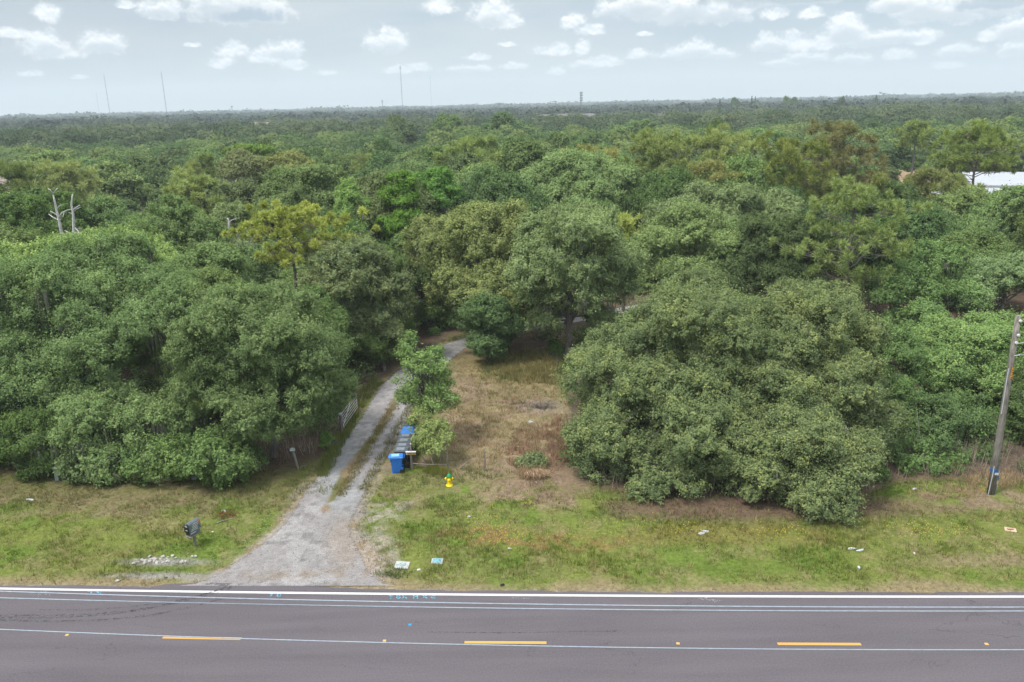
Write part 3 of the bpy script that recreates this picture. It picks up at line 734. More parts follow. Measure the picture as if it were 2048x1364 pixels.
# paved apron where the drive meets the road
ap = gpts([(300, 1175), (330, 1168), (400, 1165), (470, 1167), (540, 1168.5), (600, 1171), (660, 1174), (720, 1178), (790, 1184)])
apx = np.linspace(ap[0, 0], ap[-1, 0], 60); apy = np.interp(apx, ap[:, 0], ap[:, 1]) + 0.10*(vnoise(apx, apx*0, 0.5, 3, 2)-.5)
tag(link('driveway_apron', strip_mesh('driveway_apron', np.column_stack([apx, np.maximum(apy, edge_y(apx)+.3)]), np.column_stack([apx, edge_y(apx)+0.1]), mt, 0.0085)), kind='structure')

def mat_paint(name, col, wear=0.35, alpha=None):
    mt = bpy.data.materials.new(name); mt.use_nodes = True; w = NT(mt.node_tree); b = w.n['Principled BSDF']
    co = w.new('ShaderNodeTexCoord').outputs['Object']; n = w.noise(co, 30.0, 4, 0.75); n2 = w.noise(co, 2.2, 3, 0.6)
    k = w.math('MULTIPLY', w.mrange(n, 0.45, 0.75, 0, 1), w.mrange(n2, 0.3, 0.7, wear*0.4, wear*1.5), clamp=True)
    w.l.new(w.mix(k, col, (0.14, 0.13, 0.13)), b.inputs['Base Color']); b.inputs['Roughness'].default_value = 0.6
    if alpha is not None:
        a = w.mrange(w.math('ADD', w.noise(w.vec('MULTIPLY', co, alpha[1]), alpha[2], 4, 0.7), alpha[3]), 0.46, 0.58, 0, alpha[0]); w.l.new(a, b.inputs['Alpha'])
    return mt
M['white_paint'] = mat_paint('white_paint', (0.52, 0.52, 0.51), 0.5); M['yellow_paint'] = mat_paint('yellow_paint', (0.50, 0.27, 0.055), 0.3)
M['blue_paint'] = mat_paint('blue_paint', (0.12, 0.42, 0.60), 0.5, (0.9, (1, 1, 1), 9.0, 0.06)); M['chalk'] = mat_paint('chalk', (0.34, 0.36, 0.37), 0.7, (0.75, (1, 1, 1), 9.0, 0.0))
M['rubber_mark'] = mat_paint('rubber_mark', (0.032, 0.030, 0.032), 0.3, (0.5, (1, 1, 1), 7.0, 0.0))
mx = rx[(rx > -160) & (rx < 160)]
tag(link('edge_line', strip_mesh('edge_line', np.column_stack([mx, edge_y(mx)+0.02]), np.column_stack([mx, edge_y(mx)-0.135]), M['white_paint'], 0.013)), kind='structure')
for x0, x1, yy in ((326, 482, 1276.5), (929, 1093, 1285.5), (1555, 1722, 1288.5)):
    a = ground(x0, yy-(1.5 if x0 < 400 else 0.5)); b_ = ground(x1, yy+(1.5 if x0 < 400 else 0.3)); dv = (b_-a)[:2]; nrm = np.array([-dv[1], dv[0]])/np.linalg.norm(dv)
    t = np.linspace(0, 1, 12)[:, None]; cl = a[:2]+dv*t
    tag(link('centre_dash', strip_mesh('centre_dash', cl+nrm*0.075, cl-nrm*0.075, M['yellow_paint'], 0.012)), kind='structure')
# two more dashes out of the frame keep the rhythm of the line
def ribbon(pix, wid, z, mat, name, n=60, jit=0.0, ph=0):
    P = gpts(pix); s = np.r_[0, np.cumsum(np.linalg.norm(np.diff(P, axis=0), axis=1))]
    t = np.linspace(0, s[-1], n); Q = np.column_stack([np.interp(t, s, P[:, 0]), np.interp(t, s, P[:, 1])])
    for _ in range(3): Q[1:-1] = (Q[:-2]+Q[1:-1]*2+Q[2:])/4
    d = np.gradient(Q, axis=0); d /= np.linalg.norm(d, axis=1)[:, None]; nn = np.column_stack([-d[:, 1], d[:, 0]])
    wv = wid*(1+jit*(vnoise(t, t*0+ph, 0.25, 9, 2)-.5))[:, None]
    return strip_mesh(name, Q+nn*wv/2, Q-nn*wv/2, mat, z)
for i, (pp, wd) in enumerate([([(-60, 1228), (0, 1231), (90, 1232), (180, 1229), (260, 1222), (330, 1209), (390, 1195), (425, 1184), (462, 1171)], 0.13),
                 ([(-60, 1233), (0, 1236), (110, 1236), (200, 1231), (280, 1221), (345, 1208), (400, 1195), (440, 1184), (478, 1171)], 0.09),
                 ([(-60, 1239), (0, 1241), (110, 1243), (210, 1240), (300, 1231), (370, 1217), (420, 1205), (450, 1196)], 0.12),
                 ([(80, 1220), (180, 1220), (260, 1214), (320, 1207), (380, 1196), (440, 1180), (480, 1170)], 0.07),
                 ([(850, 1264), (1000, 1266), (1130, 1264), (1250, 1262)], 0.05)]):
    tag(link('tyre_mark', ribbon(pp, wd, 0.0145, M['rubber_mark'], 'tyre_mark', 160, 1.2, i)), kind='structure')
# sprayed utility marks (seen upside down from here)
def strokes(name, segs, cx, cy, sx, sy, mat, wd=0.055):
    mb = MB()
    for seg in segs:
        P = [ground(cx+a*sx, cy+b*sy)[:2] for a, b in seg]
        for (a, b) in zip(P[:-1], P[1:]):
            d = b-a; L = np.linalg.norm(d); n_ = np.array([-d[1], d[0]])/L*wd/2
            mb.add([(*(a+n_), 0.0125), (*(a-n_), 0.0125), (*(b-n_), 0.0125), (*(b+n_), 0.0125)], [(0, 1, 2, 3)])
    tag(mb.build(name, mat), kind='structure')
circ = lambda cx, cy, r: [(cx+r*math.cos(t), cy+r*math.sin(t)) for t in np.linspace(0, 6.283, 9)]
V_ = [[(-.5, -1), (.1, .0), (.5, 1)], [(.1, 0), (-.5, 1)]]
def sh(L, dx): return [[(a+dx, b) for a, b in s] for s in L]
B_ = [circ(0, .45, .45), circ(0, -.45, .4)]; H_ = [[(-.45, -1), (-.45, 1)], [(.45, -1), (.45, 1)], [(-.45, 0), (.45, 0)]]
X_ = [[(-.6, -.9), (.6, .9)], [(.6, -.9), (-.6, .9)]]; b9 = [[(.5, -1), (.2, 1)], circ(-.1, .2, .5)]; Y_ = [[(-.6, -1), (0, 0)], [(.6, -1), (0, 0), (-.2, 1)]]
strokes('spray_marks', sh(Y_, -5.2)+sh(B_, -3.4)+sh(X_, -1.9)+sh(H_, .9)+sh(X_, 3.2)+sh(b9, 5.4), 824, 1193.5, 8, 4.0, M['blue_paint'])
strokes('spray_marks', sh(Y_, -1.2)+sh(B_, .6)+[[(1.4, -.6), (2.0, -.8)]], 553, 1189.5, 8, 4.0, M['blue_paint'])
strokes('spray_marks', sh(Y_, -1.2)+sh(b9, .8)+[[(-2.2, -.2), (2.4, -.4)]], 193, 1183.5, 8, 3.6, M['blue_paint'])
strokes('chalk_marks', [[(-25, 0), (0, -3)], [(-25, 0), (22, 4)], [(22, 4), (5, 6.5)], [(-8, 2), (14, 5)]], 1421, 1198, 1, 1, M['chalk'], 0.06)
strokes('chalk_marks', [[(-18, 8), (0, -3)], [(-4, -3), (14, -3)], [(-24, 2), (12, 2)], [(14, -3), (18, 4)], [(-8, 9), (4, -2)]], 82, 1187, 1, 1, M['chalk'], 0.04)
strokes('chalk_marks', [[(-22, 0), (0, -2)], [(-22, 0), (22, 1.5)]], 1040, 1196, 1, 1, M['chalk'], 0.04)

# gravel drive ---------------------------------------------------------
def drive_col(x, y):
    u, v = proj(x, y, 0.0)
    n1 = vnoise(x, y, 1.3, 41, 4); n2 = vnoise(x, y, 0.4, 43, 3)
    g = np.array([.30, .285, .28]); wht = np.array([.40, .385, .38]); dk = np.array([.15, .142, .14]); dirt = np.array([.27, .215, .16]); gr = C['olive']*1.0; st = np.array([.27, .20, .115])
    L = lambda a, b, t: a*(1-t[:, None])+b*t[:, None]
    c = L(np.tile(g, (len(x), 1)), wht, sstep(n1, .45, .7)*.7); c = L(c, dk, sstep(n2+.5*(n1-.5), .58, .78)*.6)
    # bluish-grey fresh gravel in the left track
    c = L(c, np.array([.27, .295, .31]), blob(u, v, 680, 950, 40, 110)*.5)
    # middle strip of dry grass, between the two wheel tracks
    rows = [780, 796, 820, 860, 893, 950, 976, 1002, 1010]; ml = [800, 788, 774, 748, 724, 678, 666, 654, 652]; mr = [804, 798, 787, 766, 742, 702, 690, 666, 654]
    a = np.interp(v, rows, ml); b = np.interp(v, rows, mr); ins = sstep(u+9*(n2-.5), a-4, a+5)*sstep(-u+9*(n2-.5), -b-5, -b+4)*np.where((v > 776) & (v < 1012), 1, 0)
    c = L(c, L(np.tile(st, (len(x), 1)), gr, sstep(n1, .42, .6)), ins*.95)
    c = L(c, st, blob(u+6*(n2-.5), v, 652, 1018, 12, 9)*.8)
    upp = np.where(v < 796, 1, 0)*sstep(n2, .4, .65)*.35; c = L(c, dk*1.4, upp*sstep(-abs(u-(np.interp(v, [690, 716, 745, 780], [912, 872, 832, 800]))), -9, 0))
    c = L(c, np.array([.44, .43, .43]), sstep(-v, -770, -720)*.35)
    c = L(c, dirt, blob(u, v, 640, 1150, 200, 14)*sstep(n2, .4, .6)*.6)
    c = L(c, dirt*1.1, blob(u+10*(n1-.5), v, 690, 1080, 40, 60)*.5)
    return c*0.72
mt = bpy.data.materials.new('gravel'); mt.use_nodes = True; w = NT(mt.node_tree); b = w.n['Principled BSDF']
a = w.new('ShaderNodeAttribute', attribute_name='col').outputs['Color']; co = w.new('ShaderNodeTexCoord').outputs['Object']
n1 = w.noise(co, 16.0, 4, 0.8); n2 = w.noise(co, 3.0, 4, 0.6)
k = w.math('MULTIPLY', w.mrange(n1, 0.3, 0.7, 0.62, 1.35), w.mrange(n2, 0.3, 0.7, 0.85, 1.15))
cc = w.new('ShaderNodeVectorMath', operation='SCALE'); w.l.new(a, cc.inputs[0]); w.l.new(k, cc.inputs['Scale'])
w.l.new(cc.outputs[0], b.inputs['Base Color']); b.inputs['Roughness'].default_value = 0.95; b.inputs['Specular IOR Level'].default_value = 0.1
al = w.new('ShaderNodeAttribute', attribute_name='edge').outputs['Fac']
ea = w.mrange(w.math('ADD', al, w.math('MULTIPLY', w.math('SUBTRACT', w.noise(co, 5.0, 5, 0.75), 0.5), 1.5)), 0.42, 0.58); w.l.new(ea, b.inputs['Alpha'])
bm = w.new('ShaderNodeBump'); bm.inputs['Strength'].default_value = 0.5; bm.inputs['Distance'].default_value = 0.03; w.l.new(n1, bm.inputs['Height']); w.l.new(bm.outputs[0], b.inputs['Normal'])
def dense(P, n):
    s = np.r_[0, np.cumsum(np.linalg.norm(np.diff(DC, axis=0), axis=1))]; t = np.linspace(0, s[-1], n)
    Q = np.column_stack([np.interp(t, s, P[:, 0]), np.interp(t, s, P[:, 1])])
    for _ in range(4): Q[1:-1] = (Q[:-2]+Q[1:-1]*2+Q[2:])/4
    return Q
nA = 420; a_, b_ = dense(DL, nA), dense(DR, nA); wv = (b_-a_)/np.linalg.norm(b_-a_, axis=1)[:, None]
a_, b_ = a_-wv*0.45, b_+wv*0.45
me = strip_mesh('gravel_driveway', a_, b_, mt, 0.0, drive_col, sub=44)
nv = len(me.vertices); tt = np.tile(np.linspace(0, 1, 45), nA); width = np.repeat(np.linalg.norm(b_-a_, axis=1), 45)
edge = np.clip(np.minimum(tt, 1-tt)*width/0.75, 0, 1); edge = np.where(np.repeat(np.arange(nA), 45) < 1, 0.9, edge)
at_ = me.attributes.new('edge', 'FLOAT', 'POINT'); at_.data.foreach_set('value', edge.astype(np.float32))
cov = np.empty(nv*3, np.float32); me.vertices.foreach_get('co', cov); cov = cov.reshape(-1, 3)
cov[:, 2] = 0.008 + 0.018*(vnoise(cov[:, 0], cov[:, 1], 0.8, 51, 3)-.3)*(edge > .3)
cov[:, 2] = np.maximum(cov[:, 2], 0.006)
me.vertices.foreach_set('co', cov.ravel()); me.update()
tag(link('gravel_driveway', me), kind='structure')

# grass, flowers, litter ------------------------------------------------
M['grass'] = bpy.data.materials.new('grass'); M['grass'].use_nodes = True; w = NT(M['grass'].node_tree)
for n in list(w.n): w.n.remove(n)
a = w.new('ShaderNodeAttribute', attribute_name='col').outputs['Color']
d = w.new('ShaderNodeBsdfDiffuse'); t_ = w.new('ShaderNodeBsdfTranslucent'); w.l.new(a, d.inputs[0]); w.l.new(a, t_.inputs[0])
mx_ = w.new('ShaderNodeMixShader'); mx_.inputs[0].default_value = 0.35; w.l.new(d.outputs[0], mx_.inputs[1]); w.l.new(t_.outputs[0], mx_.inputs[2])
o_ = w.new('ShaderNodeOutputMaterial'); w.l.new(mx_.outputs[0], o_.inputs[0])

def blades(name, x, y, col, h, rng, per=6, spread=0.07, wd=0.012, lean=0.5):
    n = len(x); i = np.repeat(np.arange(n), per); N = len(i)
    a = rng.uniform(0, 6.283, N); r = rng.uniform(0, 1, N)**.5*(spread if np.isscalar(spread) else spread[i])
    bx = x[i]+np.cos(a)*r; by = y[i]+np.sin(a)*r; hh = h[i]*rng.uniform(0.5, 1.15, N)
    a2 = a+rng.normal(0, .6, N); l = hh*lean*rng.uniform(0.3, 1.3, N); sx = -np.sin(a2)*wd; sy = np.cos(a2)*wd
    v = np.stack([np.stack([bx-sx, by-sy, 0*bx-0.02], 1), np.stack([bx+sx, by+sy, 0*bx-0.02], 1), np.stack([bx+np.cos(a2)*l, by+np.sin(a2)*l, hh], 1)], 1).reshape(-1, 3)
    c = np.repeat(np.clip(col[i]*1.45*rng.uniform(0.8, 1.25, (N, 1)), 0, 1), 3, 0)
    return np_mesh(name, v, np.arange(N*3).reshape(-1, 3), M['grass'], point_color=c)
def build_grass():
    rng = np.random.default_rng(5)
    N = 330000
    x = rng.uniform(-34, 34, N); y = rng.uniform(28, 70, N)
    u, v = proj(x, y); de = y-edge_y(x); dd, dw = seg_dist(x, y, DC, DW)
    n1 = vnoise(x, y, 1.6, 61, 3); n2 = vnoise(x, y, 0.5, 63, 2)
    ok = (de > 0.35) & (dd-dw > 0.0+0.5*n2) & (forest_mask(u, v, y) < .6) & (v > 660)
    green = ground_color(x, y); g = green[:, 1]/np.maximum(green[:, 0], 1e-3)+.05
    dens = np.clip(0.25+sstep(g, .7, 1.15)*.75, 0, 1)*sstep(n1+0.4*(n2-.5), .28, .55)
    dens *= np.where(de < 1.1, .55, 1); ok &= rng.random(N) < dens*0.42
    x, y, green, n1, g, v, u = x[ok], y[ok], green[ok], n1[ok], g[ok], v[ok], u[ok]
    h = (0.07+0.14*sstep(n1, .35, .75))*rng.uniform(.6, 1.4, len(x))
    col = green*rng.uniform(.85, 1.25, (len(x), 1)); col[:, 0] *= rng.uniform(.85, 1.2, len(x)); col[:, 1] *= 1.04
    tag(link('grass', blades('grass', x, y, col, h, rng, per=5, spread=0.09, wd=0.013)), 'green and straw coloured grass on the roadside verge and the clearing', 'grass', kind='stuff')
    # taller dry grass at the back of the clearing, on the drive's edges and strip
    X, Y, Cc, Hh = [], [], [], []
    def patch(cx, cy, rx, ry, n, c, h, hs=.3):
        a = rng.uniform(0, 6.283, n); r = np.sqrt(rng.random(n))
        for q, p in zip(cx+rx*r*np.cos(a), cy+ry*r*np.sin(a)):
            gp = ground(q, p); X.append(gp[0]); Y.append(gp[1]); Cc.append(np.array(c)*.78*rng.uniform(.75, 1.25)); Hh.append(h*rng.uniform(1-hs, 1+hs))
    gold = (.23, .20, .085); olive = (.15, .17, .06); straw = (.36, .27, .16); pinkish = (.30, .19, .13)
    patch(1062, 735, 75, 34, 420, gold, .45); patch(1000, 745, 45, 22, 120, olive, .3); patch(1110, 745, 40, 26, 150, gold, .4)
    patch(1050, 735, 80, 30, 160, olive, .4)
    patch(1010, 830, 110, 90, 420, straw, .22); patch(1080, 900, 70, 50, 260, pinkish, .35); patch(1130, 880, 35, 45, 160, pinkish, .4)
    patch(960, 880, 60, 60, 160, straw, .22); patch(1000, 850, 120, 110, 260, olive, .2)
    patch(1066, 950, 26, 10, 70, straw, .6); patch(940, 950, 60, 14, 60, olive, .25); patch(868, 942, 20, 8, 60, (.20, .22, .05), .4); patch(890, 946, 10, 6, 24, (.24, .22, .06), .35)
    patch(845, 960, 70, 14, 90, (.17, .18, .07), .2); patch(1985, 960, 60, 22, 140, straw, .25); patch(1890, 985, 80, 14, 120, straw, .15)
    patch(600, 975, 80, 16, 80, olive, .15); patch(790, 1148, 34, 7, 30, (.13, .17, .045), .2); patch(905, 1005, 60, 16, 70, (.14, .175, .045), .16)
    for (px_, py_) in [(655, 942), (665, 925), (676, 905), (686, 885), (697, 865), (706, 845), (716, 825), (728, 805), (742, 785), (757, 768)]:
        patch(px_-8, py_, 11, 13, 60, (.155, .18, .05), .32)
    for t in np.linspace(0, 1, 14):
        patch(np.interp(t, [0, 1], [684, 788]), np.interp(t, [0, 1], [985, 812]), 10, 9, 34, (.22, .19, .085), .13)
    for t in np.linspace(0, 1, 14): patch(np.interp(t, [0, 1], [728, 830]), np.interp(t, [0, 1], [980, 800])-2, 7, 10, 16, (.20, .19, .08), .2)
    rw = np.random.default_rng(23)
    for _ in range(1500):                                # taller weeds and seed heads scattered over both verges
        qx, qy = rw.uniform(-20, 2070), rw.uniform(985, 1165)
        if 400 < qx < 770 or (rw.random() > .35+.65*float(vnoise(np.array([qx]), np.array([qy*3]), 60., 3, 2)[0])): continue
        gp = ground(qx, qy); cc_ = [(.14, .17, .045), (.20, .19, .075), (.27, .21, .11), (.11, .15, .035)][rw.integers(0, 4)]
        X.append(gp[0]); Y.append(gp[1]); Cc.append(np.array(cc_)*rw.uniform(.8, 1.2)); Hh.append(rw.uniform(.10, .30))
    X, Y, Cc, Hh = map(np.array, (X, Y, Cc, Hh))
    tag(link('dry_grass', blades('dry_grass', X, Y, Cc, Hh, rng, per=12, spread=0.2, wd=0.016, lean=.45)), 'tall dry grass along the gravel drive and at the back of the clearing', 'grass', kind='stuff')
    # leaf litter and twigs on the ground
    n = 26000; x = rng.uniform(-34, 34, n); y = rng.uniform(31, 62, n); u, v = proj(x, y); fm = forest_mask(u, v+12, y)
    brown = (blob(u, v, 180, 1008, 420, 32)+blob(u, v, 1500, 1018, 420, 30)+fm*1.0+blob(u, v, 1930, 975, 150, 22))
    ok = (rng.random(n) < brown) & (y-edge_y(x) > 1.5) & (seg_dist(x, y, DC, DW)[0]-seg_dist(x, y, DC, DW)[1] > .5)
    x, y = x[ok], y[ok]; n = len(x)
    v = tris(np.column_stack([x, y, rng.uniform(.02, .07, n)]), np.column_stack([rng.normal(0, .4, n), rng.normal(0, .4, n), np.ones(n)]), rng.uniform(.03, .12, n), rng, .3)
    c = np.repeat(np.array([[.15, .10, .07]])*rng.uniform(.5, 1.6, (n, 1)), 3, 0)
    tag(link('leaf_litter', np_mesh('leaf_litter', v, np.arange(len(v)).reshape(-1, 3), M['grass'], point_color=c)), 'brown fallen leaves under the edge of the wood', 'fallen leaves', kind='stuff')
    # small yellow flowers
    P = []
    for (cx, cy, rx, ry, k) in [(960, 1045, 70, 40, 90), (1010, 1072, 60, 30, 90), (1370, 1060, 60, 14, 50), (1550, 1068, 90, 16, 60), (1840, 1065, 70, 18, 90), (1900, 1070, 60, 16, 40), (1060, 1012, 20, 8, 20), (1250, 1050, 90, 20, 40), (1966, 985, 6, 3, 10), (150, 1035, 90, 14, 8), (1100, 1080, 200, 14, 50)]:
        for _ in range(k):
            g_ = ground(cx+rng.normal(0, rx*.5), cy+rng.normal(0, ry*.5)); P.append((g_[0], g_[1], rng.uniform(.12, .25)))
    P = np.array(P); n = len(P); P = np.repeat(P, 4, 0)+rng.normal(0, .012, (n*4, 3))
    v = tris(P, np.column_stack([rng.normal(0, .4, n*4), rng.normal(-.3, .4, n*4), np.ones(n*4)]), rng.uniform(.012, .024, n*4), rng, .8)
    tag(link('wildflowers', np_mesh('wildflowers', v, np.arange(len(v)).reshape(-1, 3), M['grass'], point_color=np.tile([.62, .47, .06], (len(v), 1)))), 'small yellow wildflowers scattered through the roadside grass', 'flowers', kind='stuff')
    # small stones on the verge and the drive mouth
    n = 2600; x = rng.uniform(-14, -3, n); y = rng.uniform(30, 38, n); u, v = proj(x, y); dd, dw = seg_dist(x, y, DC, DW)
    ok = (y-edge_y(x) > .4) & (dd-dw < 1.4); x, y = x[ok], y[ok]; n = len(x)
    v = tris(np.column_stack([x, y, rng.uniform(.02, .04, n)]), np.column_stack([rng.normal(0, .5, n), rng.normal(0, .5, n), np.ones(n)]), rng.uniform(.012, .04, n), rng, .8)
    c = np.repeat(np.array([[.36, .34, .33]])*rng.uniform(.4, 1.4, (n, 1)), 3, 0)
    tag(link('gravel_stones', np_mesh('gravel_stones', v, np.arange(len(v)).reshape(-1, 3), M['grass'], point_color=c)), 'loose gravel stones around the mouth of the drive', 'gravel', kind='stuff')
build_grass()
# ================================================================== TREES
hero('broad moss-hung oak with bare grey limbs showing, left of the bright round oak', 'oak', (170, 51),
     [(130, 640, 52, 200, 120, .9), (250, 740, 49, 170, 130), (60, 790, 47, 130, 110), (330, 640, 52, 120, 90), (20, 640, 52, 120, 100), (200, 560, 55, 130, 70), (160, 860, 45, 110, 70)], 1,
     leaf=.12, cover=1.7, lobe=1.35, moss=2600, mossL=1.3, twigs=2600, nlimb=34, trunk_r=.36, tips=.15, bark='bark_light', ragged=.5, tl=1.2)
hero('bright green round oak standing beside the white gate at the drive', 'oak_bright', (522, 44.5),
     [(520, 690, 45, 150, 95), (430, 720, 45, 90, 80), (620, 730, 45.5, 90, 90), (560, 800, 43.5, 110, 75), (460, 640, 46.5, 80, 55), (655, 788, 45.7, 56, 52), (560, 640, 47, 100, 55), (395, 790, 44, 60, 55), (540, 838, 43.2, 80, 30)], 2,
     leaf=.105, cover=2.0, lobe=1.15, trunk_r=.24, fork=2.4, twigs=900, tips=.45, nlimb=24, ragged=.35)
hero('low leafy oak sapling at the wood edge behind the white bag', 'oak_green', (440, 41.6),
     [(435, 915, 41.6, 85, 52), (400, 895, 42, 45, 36), (480, 925, 41.5, 45, 34)], 3, leaf=.10, cover=2.0, lobe=.7, trunk_r=.08, fork=1.0, twigs=260, tips=.3, nlimb=10, kind='oak_sapling', low=-1, smin=.05)
hero('dark spreading oak at the near left corner of the wood', 'oak_dark', (20, 45),
     [(0, 850, 45, 100, 95), (90, 880, 43.5, 80, 70), (-60, 800, 46, 110, 110), (60, 820, 45.5, 80, 70)], 4, leaf=.11, cover=2.0, lobe=1.1, trunk_r=.25, fork=2.0, twigs=700, tips=.2, moss=500, low=-.95)
hero('low oak with grey moss strands at the foot of the broad moss-hung oak', 'oak', (270, 44.5),
     [(250, 860, 44.5, 110, 75), (190, 830, 45, 80, 60), (330, 860, 44.5, 80, 70), (240, 920, 42.6, 70, 38)], 5, leaf=.11, cover=1.9, lobe=1.0, trunk_r=.2, fork=2.0, twigs=900, tips=.2, moss=1500, stems=3, low=-.95)
hero('thin grey oak full of bare twigs beside the bright round oak', 'oak', (385, 49),
     [(400, 740, 49, 85, 110), (370, 830, 47, 60, 70), (440, 600, 53, 80, 60)], 6, leaf=.11, cover=1.4, lobe=1.1, trunk_r=.22, fork=2.5, twigs=1500, tips=.15, moss=800, bark='bark_light', tl=1.3, low=-.95)
hero('wide pale-topped oak above the moss-hung one at the left of the wood', 'oak_pale', (90, 62),
     [(60, 560, 62, 140, 75), (200, 540, 62, 140, 62), (-60, 560, 62, 110, 90), (320, 570, 60, 100, 60)], 7, leaf=.13, cover=1.9, lobe=1.3, trunk_r=.3, twigs=1200, tips=.3, low=-.3)
hero('grey-green oak with small crown between the moss-hung oak and the yellow pine', 'oak', (430, 58),
     [(430, 560, 58, 90, 60), (380, 590, 57, 80, 60), (470, 620, 56, 70, 60)], 8, leaf=.12, cover=1.9, lobe=1.1, trunk_r=.22, twigs=700, tips=.3, low=-.3)
hero('round oak with yellowish shoot tips beyond the bright oak, left of the drive bend', 'oak_tip', (705, 63),
     [(695, 590, 63, 110, 90), (655, 625, 62, 60, 55), (760, 610, 63, 72, 70), (700, 545, 64, 80, 48), (745, 660, 61.5, 60, 60), (650, 660, 60, 60, 60)], 9, leaf=.12, cover=2.1, lobe=1.2, trunk_r=.26, twigs=900, tips=.45)
hero('dark low oak at the inner side of the drive bend under the round yellowish oak', 'oak_dark', (765, 60.5),
     [(755, 690, 60.5, 45, 40), (700, 690, 60, 45, 40), (790, 660, 63, 35, 50)], 10, leaf=.11, cover=2.2, lobe=.9, trunk_r=.15, fork=1.2, twigs=200, tips=.15, nlimb=10, low=-.95)
hero('large tawny-topped oak at the centre, overhanging the drive bend', 'oak_pale', (985, 70),
     [(960, 500, 70, 130, 85), (880, 520, 70, 60, 80), (1040, 500, 71, 90, 80), (930, 590, 67, 90, 70), (1000, 600, 66, 90, 80), (960, 455, 72, 90, 42), (860, 470, 71, 45, 40)], 11,
     leaf=.125, cover=1.9, lobe=1.2, trunk_r=.3, twigs=1900, tips=.35, moss=500, ragged=.45)
hero('dense dark green oak standing low at the inside of the drive bend', 'oak_dark', (975, 63),
     [(982, 630, 63, 62, 50), (942, 632, 64, 38, 32), (1012, 645, 62.5, 40, 40), (978, 688, 61.8, 40, 26), (1000, 600, 65, 50, 36)], 12, leaf=.11, cover=2.3, lobe=1.0, trunk_r=.16, fork=1.5, twigs=260, tips=.25, low=-.95)
hero('tall grey-green oak on a single dark trunk at the back of the clearing', 'oak_pale', (1135, 62.0),
     [(1150, 520, 63, 112, 95), (1090, 560, 63, 65, 80), (1210, 560, 63.5, 60, 75), (1155, 585, 62, 78, 46), (1170, 460, 65, 70, 44), (1110, 600, 62.5, 44, 34), (1090, 645, 62, 36, 28), (1200, 640, 63, 40, 28), (1085, 480, 65, 50, 50)], 13,
     leaf=.12, cover=1.8, lobe=1.15, trunk_r=.26, fork=3.2, twigs=1500, tips=.35, moss=300, ragged=.45)
# the great oaks on the right of the clearing
hero('huge spreading grey-green oak on the right of the clearing, nearer its edge', 'oak_tip', (1400, 46),
     [(1400, 690, 47, 170, 115), (1270, 760, 45.5, 125, 95), (1390, 840, 42.5, 150, 110), (1240, 870, 42.5, 100, 80), (1500, 760, 45, 120, 100), (1370, 640, 49, 120, 62), (1240, 705, 48, 64, 66), (1330, 930, 40.6, 110, 60), (1200, 930, 41.3, 54, 48), (1470, 900, 40.5, 90, 80), (1520, 700, 47, 80, 95), (1510, 830, 42.8, 60, 80)], 14,
     leaf=.105, cover=1.75, lobe=1.05, trunk_r=.42, fork=2.2, twigs=6500, nlimb=50, tips=.42, ragged=.55, tl=1.3, bark='bark_light', moss=120, mossL=.5, smin=.15)
hero('huge spreading oak with a dark hollow in its crown, overhanging the verge', 'oak_tip', (1610, 44),
     [(1620, 690, 47, 130, 115), (1560, 800, 43, 110, 95), (1680, 820, 42.5, 100, 100), (1600, 900, 39.5, 110, 85), (1685, 930, 38.3, 72, 76), (1630, 630, 49, 95, 60), (1530, 950, 38.8, 90, 62), (1722, 860, 41.5, 56, 80), (1645, 1000, 36.4, 66, 50)], 15,
     leaf=.105, cover=1.75, lobe=1.05, trunk_r=.4, fork=2.2, twigs=6000, nlimb=46, tips=.42, ragged=.55, tl=1.3, bark='bark_light', moss=120, mossL=.5, smin=.15)
hero('dull olive oak behind the right shoulder of the huge spreading oak', 'oak', (1770, 50),
     [(1765, 740, 50.5, 75, 80), (1790, 830, 46, 65, 75), (1740, 680, 53, 50, 45), (1800, 900, 42.8, 58, 50), (1850, 925, 41.6, 50, 36)], 16, leaf=.11, cover=1.7, lobe=1.0, trunk_r=.22, fork=2.0, twigs=1600, tips=.3, tl=1.2, low=-.95)
hero('fresh green tree behind the tall wooden pole', 'bright', (1960, 53),
     [(1930, 700, 53, 95, 62), (2020, 680, 54, 80, 60), (1880, 760, 51, 60, 60), (1980, 770, 51, 90, 55), (2070, 740, 52, 80, 90), (1885, 810, 50, 45, 40)], 17, leaf=.12, cover=1.9, lobe=1.15, trunk_r=.22, fork=2.4, twigs=500, tips=.3)
hero('dark green thicket tree left of the wooden pole, filling the gap at the ground', 'oak_dark', (1880, 44.5),
     [(1870, 850, 45, 60, 62), (1920, 830, 46, 60, 50), (1850, 900, 42.6, 50, 44), (1895, 905, 42.4, 42, 44)], 18, leaf=.11, cover=2.0, lobe=.9, trunk_r=.10, fork=1.0, twigs=200, tips=.15, nlimb=6, low=-.95)
hero('dark oak right of the wooden pole at the edge of the wood', 'oak_dark', (2085, 44),
     [(2080, 860, 44, 62, 76), (2120, 800, 46, 80, 100), (2065, 790, 48, 50, 50)], 19, leaf=.11, cover=2.0, lobe=1.0, trunk_r=.2, fork=2.0, twigs=400, tips=.15)
